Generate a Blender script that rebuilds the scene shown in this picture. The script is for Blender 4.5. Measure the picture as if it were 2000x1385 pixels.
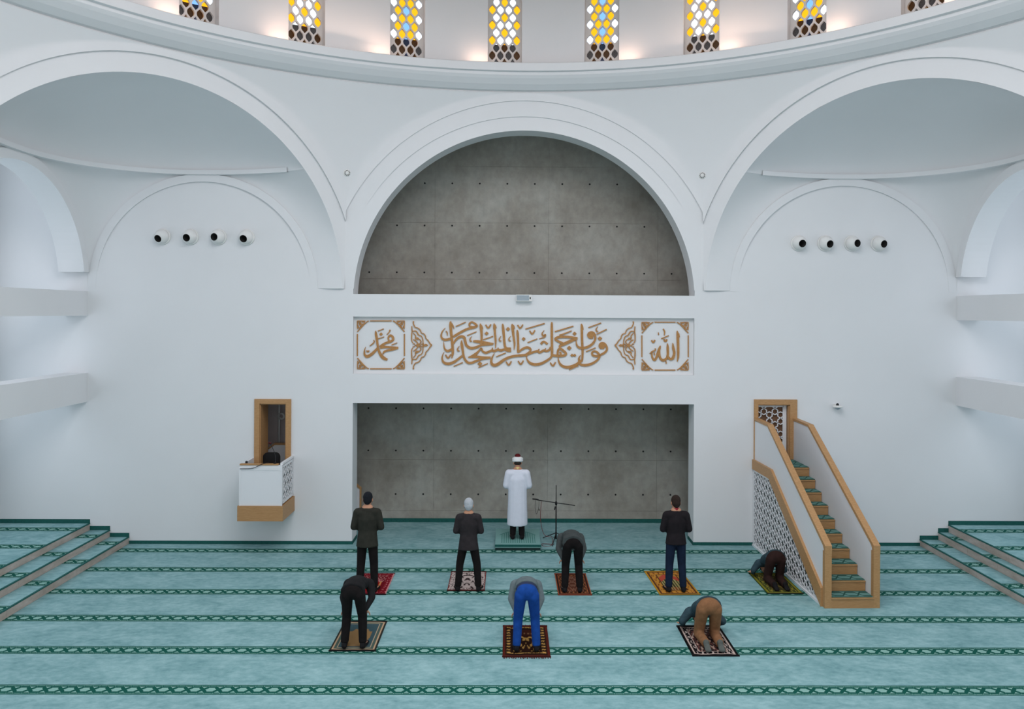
import bpy, bmesh, math, random
from math import sin, cos, pi, sqrt, radians, acos, asin, atan2
from mathutils import Vector, Matrix
random.seed(7)
SC = bpy.context.scene
COL = SC.collection
for o in list(bpy.data.objects):
    bpy.data.objects.remove(o, do_unlink=True)

# ------------------------------------------------------------------ camera
CX0, CH, FPX, YAW, ROLL, PPX, PPY = -0.3254, 4.8296, 1573.47, 0.00856, 0.00524, 1006.77, 611.19
cam_d = bpy.data.cameras.new('camera')
cam = bpy.data.objects.new('camera', cam_d)
COL.objects.link(cam)
cam_d.sensor_fit = 'HORIZONTAL'
cam_d.sensor_width = 36.0
cam_d.lens = FPX / 2000 * 36.0
cam_d.shift_x = -(PPX - 1000) / 2000
cam_d.shift_y = (PPY - 692.5) / 2000
cam_d.clip_end = 300
_f = Vector((sin(YAW), cos(YAW), 0)); _r = Vector((cos(YAW), -sin(YAW), 0)); _u = Vector((0, 0, 1))
_R = _r * cos(ROLL) + _u * sin(ROLL); _U = _u * cos(ROLL) - _r * sin(ROLL)
_m = Matrix((_R, _U, -_f)).transposed().to_4x4()
_m.translation = (CX0, 0, CH)
cam.matrix_world = _m
SC.camera = cam

def ray(px, py):
    a, b = px - PPX, py - PPY
    u = cos(ROLL) * a + sin(ROLL) * b; v = -sin(ROLL) * a + cos(ROLL) * b
    x, y, z = u / FPX, 1.0, -v / FPX
    return Vector((cos(YAW) * x + sin(YAW) * y, -sin(YAW) * x + cos(YAW) * y, z))
EYE = Vector((CX0, 0, CH))
def at_depth(px, py, Y):
    r = ray(px, py); return EYE + r * (Y / r.y)

# ------------------------------------------------------------------ view, world, daylight
SC.view_settings.view_transform = 'Standard'
SC.view_settings.look = 'None'
SC.view_settings.exposure = -0.06
SC.view_settings.gamma = 1.0
SC.view_settings.use_curve_mapping = False
SC.cycles.use_denoising = True
SC.cycles.adaptive_threshold = 0.06
SC.cycles.max_bounces = 6
SC.cycles.diffuse_bounces = 3
SC.cycles.sample_clamp_indirect = 6.0
SC.cycles.caustics_reflective = False
SC.cycles.caustics_refractive = False
SC.cycles.glossy_bounces = 2
SC.cycles.light_sampling_threshold = 0.03
world = bpy.data.worlds.new('world'); SC.world = world; world.use_nodes = True
_bg = world.node_tree.nodes['Background']
_bg.inputs['Color'].default_value = (0.86, 0.93, 1.0, 1)
_bg.inputs['Strength'].default_value = 2.2

W = 16.78          # qibla wall face
WC = 18.567        # concrete wall behind the niche
CY = W - 9.0       # axis of the dome
def area(name, loc, rot, sx, sy, power, color):
    d = bpy.data.lights.new(name, 'AREA'); d.shape = 'RECTANGLE'; d.size = sx; d.size_y = sy
    d.energy = power; d.color = color
    o = bpy.data.objects.new(name, d); COL.objects.link(o); o.location = loc; o.rotation_euler = rot
    return o
# daylight through the glazed side walls of the aisles and the glazed entrance wall behind the viewer
area('daylight_left', (-11.05, 8.9, 4.6), (0, -pi / 2, 0), 6.6, 14.6, 262, (0.79, 0.88, 1.0))
area('daylight_right', (11.05, 8.9, 4.6), (0, pi / 2, 0), 6.6, 14.6, 262, (0.79, 0.88, 1.0))
area('daylight_entrance', (0, -1.05, 4.7), (pi / 2, 0, 0), 15.0, 8.4, 180, (1.0, 0.95, 0.915))
# added downward panel brightening the floor, in place of unbuilt rear drum windows
area('dome_floor_fill', (0, CY - 1.0, 11.6), (0, 0, 0), 9.0, 9.0, 1060, (0.95, 0.95, 1.0))

# ------------------------------------------------------------------ node helpers
class E:
    """shader maths with python operators"""
    def __init__(s, nt, sock): s.nt = nt; s.s = sock
    def _op(s, op, b=None, c=None):
        n = s.nt.nodes.new('ShaderNodeMath'); n.operation = op
        for i, v in enumerate((s, b, c)):
            if v is None: continue
            if isinstance(v, E): s.nt.links.new(v.s, n.inputs[i])
            else: n.inputs[i].default_value = float(v)
        return E(s.nt, n.outputs[0])
    def __add__(s, b): return s._op('ADD', b)
    def __sub__(s, b): return s._op('SUBTRACT', b)
    def __mul__(s, b): return s._op('MULTIPLY', b)
    def __truediv__(s, b): return s._op('DIVIDE', b)
    def rsub(s, a): return (s * -1.0) + a
    def abs(s): return s._op('ABSOLUTE')
    def fract(s): return s._op('FRACT')
    def round(s): return s._op('ROUND')
    def min(s, b): return s._op('MINIMUM', b)
    def max(s, b): return s._op('MAXIMUM', b)
    def lt(s, b): return s._op('LESS_THAN', b)
    def gt(s, b): return s._op('GREATER_THAN', b)

def new_mat(name):
    m = bpy.data.materials.new(name); m.use_nodes = True
    nt = m.node_tree
    b = nt.nodes['Principled BSDF']
    return m, nt, b
def lin(r, g, b):
    f = lambda c: (c / 255 / 12.92) if c / 255 <= 0.04045 else ((c / 255 + 0.055) / 1.055) ** 2.4
    return (f(r), f(g), f(b), 1)
def noise(nt, scale, detail=4, rough=0.55, vec=None, stretch=None, coord='Object'):
    tc = nt.nodes.new('ShaderNodeTexCoord')
    mp = nt.nodes.new('ShaderNodeMapping')
    if coord == 'World':
        g = nt.nodes.new('ShaderNodeNewGeometry'); nt.links.new(g.outputs['Position'], mp.inputs['Vector'])
    else:
        nt.links.new(tc.outputs[coord], mp.inputs['Vector'])
    if stretch: mp.inputs['Scale'].default_value = stretch
    n = nt.nodes.new('ShaderNodeTexNoise'); n.inputs['Scale'].default_value = scale
    n.inputs['Detail'].default_value = detail; n.inputs['Roughness'].default_value = rough
    nt.links.new(mp.outputs[0], n.inputs['Vector'])
    return n
def ramp(nt, fac, stops):
    r = nt.nodes.new('ShaderNodeValToRGB')
    el = r.color_ramp.elements
    while len(el) < len(stops): el.new(0.5)
    for e, (p, c) in zip(el, stops): e.position = p; e.color = c
    nt.links.new(fac, r.inputs[0]); return r.outputs[0]
def mix(nt, fac, a, b):
    m = nt.nodes.new('ShaderNodeMix'); m.data_type = 'RGBA'
    for sock, v in ((m.inputs[0], fac), (m.inputs[6], a), (m.inputs[7], b)):
        if isinstance(v, E): nt.links.new(v.s, sock)
        elif hasattr(v, 'is_linked'): nt.links.new(v, sock)
        else: sock.default_value = v
    return m.outputs[2]
def bump(nt, bsdf, h, strength, dist=0.02):
    b = nt.nodes.new('ShaderNodeBump'); b.inputs['Strength'].default_value = strength; b.inputs['Distance'].default_value = dist
    nt.links.new(h.s if isinstance(h, E) else h, b.inputs['Height']); nt.links.new(b.outputs[0], bsdf.inputs['Normal'])

def simple(name, col, rough=0.8, nscale=0, namt=0.1, bumps=0, bscale=60, metal=0.0, coord='Object', stretch=None, spec=0.3):
    m, nt, b = new_mat(name)
    b.inputs['Roughness'].default_value = rough
    b.inputs['Metallic'].default_value = metal
    b.inputs['Specular IOR Level'].default_value = spec
    if nscale:
        n = noise(nt, nscale, coord=coord, stretch=stretch)
        lo = tuple(c * (1 - namt) for c in col[:3]) + (1,); hi = tuple(min(1, c * (1 + namt)) for c in col[:3]) + (1,)
        nt.links.new(ramp(nt, n.outputs['Fac'], [(0.3, lo), (0.7, hi)]), b.inputs['Base Color'])
    else:
        b.inputs['Base Color'].default_value = col
    if bumps:
        n2 = noise(nt, bscale, 3, coord=coord); bump(nt, b, n2.outputs['Fac'], bumps)
    return m

PLASTER = simple('white plaster', (0.80, 0.81, 0.82, 1), 0.9, 0.8, 0.012, coord='World', spec=0.0)
WHITE = simple('white lacquer', (0.80, 0.81, 0.83, 1), 0.45)
WHITEPL = simple('white plastic', (0.82, 0.82, 0.80, 1), 0.5)
DARK = simple('dark interior', (0.012, 0.011, 0.010, 1), 0.8)
BLACK = simple('black metal', (0.012, 0.012, 0.013, 1), 0.45)
RUBBER = simple('black cable sheath', (0.015, 0.013, 0.013, 1), 0.6)
REDCABLE = simple('red cable sheath', (0.16, 0.03, 0.03, 1), 0.6)
BASEB = simple('green carpet edging', (0.014, 0.105, 0.092, 1), 0.95, 30, 0.15, coord='World')
GREYWALL = simple('grey room paint', (0.70, 0.61, 0.60, 1), 0.9, coord='World', nscale=2, namt=0.05)
WINBOARD = simple('opaque window board', (0.75, 0.78, 0.80, 1), 0.5)  # for opaque boards added in the windows to keep sky light out
METAL = simple('brushed steel', (0.55, 0.55, 0.55, 1), 0.35, metal=0.8)
GLASSGREY = simple('grey grille', (0.38, 0.45, 0.50, 1), 0.5)

def wood(name, c0, c1, stretch):
    m, nt, b = new_mat(name); b.inputs['Roughness'].default_value = 0.5
    n = noise(nt, 6, 6, 0.6, stretch=stretch, coord='World')
    nt.links.new(ramp(nt, n.outputs['Fac'], [(0.3, c0), (0.7, c1)]), b.inputs['Base Color'])
    return m
OAK = wood('oak', lin(172, 129, 82), lin(192, 149, 102), (3, 3, 14))
OAKH = wood('oak horizontal grain', lin(168, 124, 78), lin(188, 145, 98), (1.5, 6, 16))
GOLD = wood('gilded wood', lin(168, 118, 64), lin(188, 136, 76), (4, 4, 4))

def concrete():
    m, nt, b = new_mat('fair-faced concrete'); b.inputs['Roughness'].default_value = 0.75
    n1 = noise(nt, 0.9, 8, 0.62, coord='World'); n2 = noise(nt, 7, 6, 0.6, coord='World', stretch=(1, 1, 0.75))
    c1 = ramp(nt, n1.outputs['Fac'], [(0.32, (0.285, 0.262, 0.222, 1)), (0.5, (0.365, 0.345, 0.302, 1)), (0.68, (0.43, 0.425, 0.385, 1))])
    c2 = ramp(nt, n2.outputs['Fac'], [(0.3, (0.86, 0.86, 0.86, 1)), (0.7, (1.10, 1.09, 1.08, 1))])
    mm = nt.nodes.new('ShaderNodeMix'); mm.data_type = 'RGBA'; mm.blend_type = 'MULTIPLY'; mm.inputs[0].default_value = 1
    nt.links.new(c1, mm.inputs[6]); nt.links.new(c2, mm.inputs[7]); nt.links.new(mm.outputs[2], b.inputs['Base Color'])
    n3 = noise(nt, 30, 5, coord='World'); bump(nt, b, n3.outputs['Fac'], 0.12)
    return m
CONCRETE = concrete()

CR0, ROW = 16.314, 1.2
def carpet(name, rows=True):
    m, nt, b = new_mat(name); b.inputs['Roughness'].default_value = 0.97; b.inputs['Specular IOR Level'].default_value = 0.1
    g = nt.nodes.new('ShaderNodeNewGeometry'); sp = nt.nodes.new('ShaderNodeSeparateXYZ')
    nt.links.new(g.outputs['Position'], sp.inputs[0])
    X, Y = E(nt, sp.outputs[0]), E(nt, sp.outputs[1])
    n1 = noise(nt, 1.6, 7, 0.6, coord='World', stretch=(1.0, 1.4, 1)); n2 = noise(nt, 9, 5, 0.65, coord='World', stretch=(0.8, 1.25, 1))
    f = E(nt, n1.outputs['Fac']) * 0.5 + E(nt, n2.outputs['Fac']) * 0.5
    field = ramp(nt, f.s, [(0.36, (0.162, 0.325, 0.342, 1)), (0.5, (0.243, 0.43, 0.448, 1)), (0.64, (0.335, 0.535, 0.55, 1))])
    ph = (Y * -1.0 + CR0) / ROW
    fr = ph - ph.round()
    v = (fr * (ROW / 0.135)).abs()
    inb = v.lt(1.0) * ph.gt(-0.4)
    u = ((X / 0.2).fract() - 0.5).abs()
    a = (u.rsub(0.5) * 1.75).min(0.54)
    l1 = (v - a).abs().lt(a.lt(0.535) * 0.10 + 0.17)
    l2 = (v - 0.66).abs().lt(0.09) * u.gt(0.30)
    edge = v.gt(0.80)
    d = l1.max(l2).max(edge)
    bandcol = mix(nt, d, (0.26, 0.47, 0.42, 1), (0.008, 0.092, 0.070, 1))
    nt.links.new(mix(nt, inb, field, bandcol), b.inputs['Base Color'])
    n3 = noise(nt, 220, 2, coord='World'); bump(nt, b, n3.outputs['Fac'], 0.25, 0.01)
    return m
CARPET = carpet('teal prayer carpet')
def stair_carpet():
    m, nt, b = new_mat('stair carpet'); b.inputs['Roughness'].default_value = 0.97
    g = nt.nodes.new('ShaderNodeNewGeometry'); sp = nt.nodes.new('ShaderNodeSeparateXYZ')
    nt.links.new(g.outputs['Position'], sp.inputs[0])
    X, Y = E(nt, sp.outputs[0]), E(nt, sp.outputs[1])
    v = (((Y - 13.2) / 0.30).fract() - 0.5).abs() * 2.0
    u = ((X / 0.24).fract() - 0.5).abs()
    a = (u.rsub(0.5) * 2.7).min(0.56)
    d = (v - a).abs().lt(0.16).max(v.gt(0.84))
    nt.links.new(mix(nt, d, (0.12, 0.27, 0.24, 1), (0.008, 0.075, 0.058, 1)), b.inputs['Base Color'])
    return m
STAIRCARPET = stair_carpet()

def stone():
    m, nt, b = new_mat('grey brown stone'); b.inputs['Roughness'].default_value = 0.6
    n1 = noise(nt, 2.2, 7, 0.65, coord='World', stretch=(1, 1, 3))
    nt.links.new(ramp(nt, n1.outputs['Fac'], [(0.3, lin(160, 148, 138)), (0.5, lin(182, 170, 160)), (0.7, lin(200, 190, 184))]), b.inputs['Base Color'])
    return m
STONE = stone()

def glass(name, col):
    m, nt, b = new_mat(name)
    t = nt.nodes.new('ShaderNodeBsdfTransparent'); t.inputs[0].default_value = col
    gl = nt.nodes.new('ShaderNodeBsdfGlossy'); gl.inputs['Roughness'].default_value = 0.15
    ms = nt.nodes.new('ShaderNodeMixShader'); ms.inputs[0].default_value = 0.05
    nt.links.new(t.outputs[0], ms.inputs[1]); nt.links.new(gl.outputs[0], ms.inputs[2])
    nt.links.new(ms.outputs[0], nt.nodes['Material Output'].inputs['Surface'])
    return m
G_CLEAR = glass('clear glass', (0.95, 0.97, 1.0, 1))
G_AMBER = glass('amber glass', (0.95, 0.60, 0.06, 1))
G_BLUE = glass('blue glass', (0.42, 0.60, 0.98, 1))

# ------------------------------------------------------------------ mesh helpers
class MB:
    def __init__(s): s.v = []; s.f = []
    def add(s, vs, fs):
        o = len(s.v); s.v += [tuple(p) for p in vs]; s.f += [tuple(i + o for i in f) for f in fs]; return s
    def box(s, x0, x1, y0, y1, z0, z1):
        vs = [(x, y, z) for x in (x0, x1) for y in (y0, y1) for z in (z0, z1)]
        return s.add(vs, [(0, 1, 3, 2), (4, 6, 7, 5), (0, 4, 5, 1), (2, 3, 7, 6), (0, 2, 6, 4), (1, 5, 7, 3)])
    def cbox(s, c, d, bev=0):
        x, y, z = c; a, b_, c_ = d[0] / 2, d[1] / 2, d[2] / 2
        return s.box(x - a, x + a, y - b_, y + b_, z - c_, z + c_)
    def grid(s, P, closed_u=False):
        nu, nv = len(P), len(P[0])
        vs = [p for row in P for p in row]
        fs = []
        for i in range(nu if closed_u else nu - 1):
            for j in range(nv - 1):
                a = i * nv + j; b_ = ((i + 1) % nu) * nv + j
                fs.append((a, b_, b_ + 1, a + 1))
        return s.add(vs, fs)
    def prism(s, poly, axis, d0, d1):
        """poly of 2d points; axis 'x' -> (y,z), 'y' -> (x,z), 'z' -> (x,y)"""
        def P(a, b_, d): return {'x': (d, a, b_), 'y': (a, d, b_), 'z': (a, b_, d)}[axis]
        n = len(poly)
        vs = [P(a, b_, d0) for a, b_ in poly] + [P(a, b_, d1) for a, b_ in poly]
        fs = [tuple(range(n)), tuple(range(2 * n - 1, n - 1, -1))] + [(i, i + n, (i + 1) % n + n, (i + 1) % n) for i in range(n)]
        return s.add(vs, fs)
    def bar(s, p, q, w, t, up=(0, 0, 1)):
        """rectangular bar from p to q, width w across, thickness t along up"""
        p, q, up = Vector(p), Vector(q), Vector(up).normalized()
        d = (q - p).normalized(); side = d.cross(up)
        if side.length < 1e-5: side = d.orthogonal()
        side.normalize(); up2 = side.cross(d).normalized()
        vs = []
        for c in (p, q):
            for a, b_ in ((-1, -1), (1, -1), (1, 1), (-1, 1)):
                vs.append(c + side * (a * w / 2) + up2 * (b_ * t / 2))
        return s.add(vs, [(0, 1, 2, 3), (7, 6, 5, 4), (0, 4, 5, 1), (1, 5, 6, 2), (2, 6, 7, 3), (3, 7, 4, 0)])
    def tube(s, pts, r, n=8, cap=True):
        pts = [Vector(p) for p in pts]; rs = r if isinstance(r, (list, tuple)) else [r] * len(pts)
        rings = []; prev = None
        for i, p in enumerate(pts):
            d = (pts[min(i + 1, len(pts) - 1)] - pts[max(i - 1, 0)]).normalized()
            a = (prev - d * prev.dot(d)) if prev is not None else d.orthogonal()
            if a.length < 1e-6: a = d.orthogonal()
            a.normalize(); prev = a; b_ = d.cross(a)
            rings.append([p + (a * cos(2 * pi * k / n) + b_ * sin(2 * pi * k / n)) * rs[i] for k in range(n)])
        vs = [p for rg in rings for p in rg]; fs = []
        for i in range(len(rings) - 1):
            for k in range(n): fs.append((i * n + k, i * n + (k + 1) % n, (i + 1) * n + (k + 1) % n, (i + 1) * n + k))
        if cap: fs += [tuple(range(n - 1, -1, -1)), tuple((len(rings) - 1) * n + k for k in range(n))]
        return s.add(vs, fs)
    def lathe(s, prof, n=24, c=(0, 0, 0), axis=(0, 0, 1), a0=0, a1=2 * pi):
        """prof [(r,h)] about axis through c"""
        ax = Vector(axis).normalized()
        e1 = ax.orthogonal().normalized() if abs(ax.z) < 0.999 else Vector((1, 0, 0)); e2 = ax.cross(e1)
        full = abs(a1 - a0 - 2 * pi) < 1e-6
        cnt = n if full else n + 1
        P = []
        for k in range(cnt):
            t = a0 + (a1 - a0) * k / n
            P.append([Vector(c) + (e1 * cos(t) + e2 * sin(t)) * r + ax * h for r, h in prof])
        return s.grid(P, closed_u=full)
def spline(pts, n=6):
    """Catmull-Rom through tuples of any length"""
    if len(pts) < 3: return [tuple(p) for p in pts]
    out = []; m = len(pts)
    for i in range(m - 1):
        p0, p1, p2, p3 = pts[max(i - 1, 0)], pts[i], pts[i + 1], pts[min(i + 2, m - 1)]
        for k in range(n):
            t = k / n
            out.append(tuple(0.5 * (2 * b + (c - a) * t + (2 * a - 5 * b + 4 * c - d) * t * t + (3 * b - a - 3 * c + d) * t ** 3) for a, b, c, d in zip(p0, p1, p2, p3)))
    out.append(tuple(pts[-1])); return out

def link_mesh(name, mb, mat, parent=None, smooth=False, fix=True):
    me = bpy.data.meshes.new(name)
    off = parent_off(parent)
    me.from_pydata([(v[0] - off[0], v[1] - off[1], v[2] - off[2]) for v in mb.v], [], mb.f)
    if fix:
        bm = bmesh.new(); bm.from_mesh(me); bmesh.ops.recalc_face_normals(bm, faces=bm.faces); bm.to_mesh(me); bm.free()
    if smooth: me.shade_smooth()
    me.materials.append(mat)
    o = bpy.data.objects.new(name, me); COL.objects.link(o)
    if parent is not None: o.parent = parent
    return o
def parent_off(p):
    v = Vector((0, 0, 0))
    while p is not None: v = v + Vector(p.location); p = p.parent
    return v
def thing(name, label, cat, loc=(0, 0, 0), group=None, rz=0):
    o = bpy.data.objects.new(name, None); COL.objects.link(o); o.location = loc; o.rotation_euler = (0, 0, rz)
    o.empty_display_size = 0.1
    o['label'] = label; o['category'] = cat
    if group: o['group'] = group
    return o
def tag(o, label, cat, group=None):
    o['label'] = label; o['category'] = cat
    if group: o['group'] = group
    return o
def part(name, mb, mat, parent, smooth=False, label=None):
    o = link_mesh(name, mb, mat, parent, smooth)
    if label: o['label'] = label
    return o
def struct(name, mb, mat, smooth=False, label=None, fix=True):
    o = link_mesh(name, mb, mat, None, smooth, fix); o['kind'] = 'structure'
    if label: o['label'] = label
    return o
def share(name, me, parent, loc=(0, 0, 0), rot=None):
    o = bpy.data.objects.new(name, me); COL.objects.link(o); o.parent = parent; o.location = loc
    if rot: o.rotation_euler = rot
    return o
def plate(outer, holes, thick):
    """flat plate with holes in the xy plane as a mesh, extruded +-thick/2 in z (built through a filled 2d curve)"""
    cu = bpy.data.curves.new('plate', 'CURVE'); cu.dimensions = '2D'; cu.fill_mode = 'BOTH'; cu.extrude = thick / 2
    for poly in [outer] + holes:
        sp = cu.splines.new('POLY'); sp.points.add(len(poly) - 1); sp.use_cyclic_u = True
        for p, (x, y) in zip(sp.points, poly): p.co = (x, y, 0, 1)
    ob = bpy.data.objects.new('plate', cu); COL.objects.link(ob)
    dg = bpy.context.evaluated_depsgraph_get(); dg.update()
    me = bpy.data.meshes.new_from_object(ob.evaluated_get(dg))
    bpy.data.objects.remove(ob); bpy.data.curves.remove(cu)
    return me
# ------------------------------------------------------------------ floors
AX = 11.2            # outer aisle walls
def subdivided_floor(x0, x1, y0, y1, z):
    mb = MB(); mb.box(x0, x1, y0, y1, z - 0.06, z); return mb
struct('floor', subdivided_floor(-AX, AX, -1.3, WC, 0), CARPET, label='teal prayer carpet with green patterned row bands')
STEPL = [(-8.17, 0.14), (-8.567, 0.28), (-8.98, 0.42)]
STEPR = [(8.30, 0.13), (8.684, 0.285), (8.90, 0.44)]
stone_meshes = {}
for side, steps in ((-1, STEPL), (1, STEPR)):
    nm = 'left' if side < 0 else 'right'
    fl = bpy.data.objects.new('floor_aisle_' + nm, None); COL.objects.link(fl); fl['kind'] = 'structure'
    fl['label'] = 'raised aisle floor reached by three carpeted stone steps on the ' + nm
    for k, (xs, h) in enumerate(steps):
        z0 = steps[k - 1][1] if k else 0.0
        far = side * AX
        mb = MB(); mb.box(min(xs + side * 0.03, far), max(xs + side * 0.03, far), -1.3, W - 0.001, z0, h)
        part('carpet_tread', mb, CARPET, fl)
        # stone risers in lengths of about a metre
        y = W - 0.01; kk = 0
        while y > 3.0:
            L = 1.02 + 0.06 * sin(3.1 * kk + k)
            mb = MB(); mb.box(min(xs, xs + side * 0.03), max(xs, xs + side * 0.03), y - L + 0.006, y, z0 + 0.004, h - 0.012)
            part('riser_stone', mb, STONE, fl); y -= L; kk += 1
        mb = MB(); mb.box(min(xs - side * 0.006, xs + side * 0.03), max(xs - side * 0.006, xs + side * 0.03), 3.0, W - 0.002, h - 0.012, h + 0.003)
        part('step_nosing', mb, BASEB, fl)

# ------------------------------------------------------------------ qibla wall with niche, arch, openings
AH = 3.555; ZB = 5.206; ZL = 2.939; ZP1 = 4.735; ZP0 = 3.545; TH = 0.5
zAc, rC = 5.075, 3.555
zA, rI, rO = 5.277, 3.656, 3.996
ZI = 5.315
ZTOP = 9.40
KU = (-5.479, -4.932, 1.0, 2.918)      # opening behind the preacher's seat
MI = (4.893, 5.555, 1.80, 2.945)       # opening at the head of the pulpit stair
ZV = 6.755
KP = (9.742 ** 2 - 9.0 ** 2) / (ZTOP - ZV) ** 2
def prof(z):
    return 9.742 if z <= ZV else sqrt(max(0.1, 9.742 ** 2 - KP * (z - ZV) ** 2))
def oct_point(k, t, z, inset=0.0):
    """point on octagon face k (0 = qibla), t along the face, lying on the face plane or on the pendentive"""
    th = k * pi / 4
    n = Vector((sin(th), cos(th), 0)); ta = Vector((cos(th), -sin(th), 0))
    p = n * 9.0 + ta * t
    s = min(1.0, prof(z) / p.length)
    p = p * (s * (1 - inset / p.length))
    return Vector((p.x, p.y + CY, z))
def face_grid(k, r, z0, inset=0.05, nt=72, nz=14):
    """spandrel of face k above an arch of radius r, standing proud of the arch bands by inset"""
    H = 3.7279; f0 = acos(min(1, H / r)); P = []
    for i in range(nt + 1):
        f = f0 + (pi - 2 * f0) * i / nt; t = -r * cos(f); zb = z0 + r * sin(f)
        P.append([oct_point(k, t, zb + (ZTOP - zb) * j / nz, inset) for j in range(nz + 1)])
    return P
mb = MB()
y0, y1 = W, W + TH
for a, b_, c, d in ((-AX, KU[0], 0, 5.3), (KU[1], -AH, 0, 5.3), (KU[0], KU[1], KU[3], 5.3), (KU[0], KU[1], 0, KU[2]),
                    (AH, MI[0], 0, 5.3), (MI[1], AX, 0, 5.3), (MI[0], MI[1], MI[3], 5.3), (MI[0], MI[1], 0, MI[2]),
                    (-AX, -3.7279, 5.3, 8.7), (3.7279, AX, 5.3, 8.7), (-3.7279, -AH, 5.3, ZI), (AH, 3.7279, 5.3, ZI),
                    (-AH, AH, ZL, ZP0), (-AH, AH, ZP1, ZB)):
    mb.box(a, b_, y0, y1, c, d)
mb.box(-AH, AH, W + 0.09, y1, ZP0, ZP1)
wall_back = struct('wall_back', mb, PLASTER, label='white plaster wall with an arched niche')
g = MB(); P = face_grid(0, 4.165, zAc); g.grid(P)
part('arch_wall', g, PLASTER, wall_back, True)
g = MB()
N = 72
arc = [(rC * -cos(pi * i / N), zAc + rC * sin(pi * i / N)) for i in range(N + 1)]
arc = [(x, max(ZB, z)) for x, z in arc]
g.grid([[(x, W, z), (x, W + TH, z)] for x, z in arc]); part('arch_soffit', g, PLASTER, wall_back, True)

def band(k, r1, r2, z0, zbot, ins, ins2, n=80, fade=False):
    """plaster band of an arch on octagon face k at depth ins, with the step up to depth ins2 at its outer edge"""
    mbs = MB(); H = 3.7285
    def pts(r, d):
        f0 = max(acos(min(1, H / r)), asin(max(0, min(1, (zbot - z0) / r)))); out = []
        for i in range(n + 1):
            f = f0 + (pi - 2 * f0) * i / n
            zz = z0 + r * sin(f); out.append(oct_point(k, -r * cos(f), zz, d * (min(1, max(0, (zz - 6.8) / 1.0)) if fade and d < 0.04 else 1)))
        return out
    rows = [pts(r1 + (r2 - r1) * i / 8, ins) for i in range(9)]
    for a, b_ in zip(rows, rows[1:]): mbs.grid([a, b_])
    mbs.grid([pts(r2, ins), pts(r2, ins2)])
    return mbs
part('arch_band', band(0, rC, 3.84, zAc, ZI, 0.0, 0.025, 80, True), PLASTER, wall_back, True)
part('arch_band', band(0, 3.84, 4.165, zAc, ZI, 0.025, 0.05, 80, True), PLASTER, wall_back, True)

# ------------------------------------------------------------------ octagon arches, pendentives, corner vaults
for k in (-1, 1, -2, 2, -3, 3, 4):
    g = MB(); g.grid(face_grid(k, rO, zA))
    w = struct('wall_arch_%d' % {-1: 1, 1: 2, -2: 3, 2: 4, -3: 5, 3: 6, 4: 7}[k], g, PLASTER, True, label='white plaster arch wall under the dome')
    part('arch_band', band(k, rI, rO, zA, ZI, 0.0, 0.05), PLASTER, w, True)
    if abs(k) > 1:      # soffits of the arches outside the view
        g = MB(); th = k * pi / 4; nn = Vector((sin(th), cos(th), 0)) * 0.4
        ed = [oct_point(k, -rI * cos(pi * i / 40), zA + rI * sin(pi * i / 40)) for i in range(41)]
        g.grid([[p, p + nn] for p in ed]); part('arch_soffit', g, PLASTER, w, True)

CXW, RW, ZW = 6.67, 2.38, 5.30       # arch drawn on the wall of each corner bay
SX = 9.05
def plan_at(z):
    """half-bay plan (for the right side, x>0) at height z as list of (x,y); mirrored for the left"""
    h = sqrt(max(0, rI * rI - (z - zA) ** 2))
    A = (6.364 - 0.7071 * h, CY + 6.364 + 0.7071 * h)
    s = sqrt(max(0, RW * RW - (z - ZW) ** 2))
    xi, xo = CXW - s, CXW + s
    rho = SX - xo
    pts = []
    def bez(p, c, q, n):
        return [((1 - t) ** 2 * p[0] + 2 * t * (1 - t) * c[0] + t * t * q[0], (1 - t) ** 2 * p[1] + 2 * t * (1 - t) * c[1] + t * t * q[1]) for t in [i / n for i in range(n + 1)]]
    tz = min(1, max(0, (z - ZI) / 2.0)); seg1 = bez(A, (A[0] + (xi - A[0]) * 0.45, (A[1] * 0.55 + W * 0.45 - 0.03) * (1 - tz) + (W - 0.004) * tz), (xi, W - 0.002), 10)
    seg2 = [(SX - rho + rho * sin(t * pi / 2), W - rho + rho * cos(t * pi / 2)) for t in [i / 16 for i in range(17)]]
    # mirror seg1 about the diagonal through the corner (SX, W)
    seg3 = [(SX - (W - y), W - (SX - x)) for x, y in reversed(seg1)]
    B = (6.364 + 0.7071 * h, CY + 6.364 - 0.7071 * h)
    seg3[-1] = B
    return seg1, seg2, seg3
ZR = ZW + RW - 0.003
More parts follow.
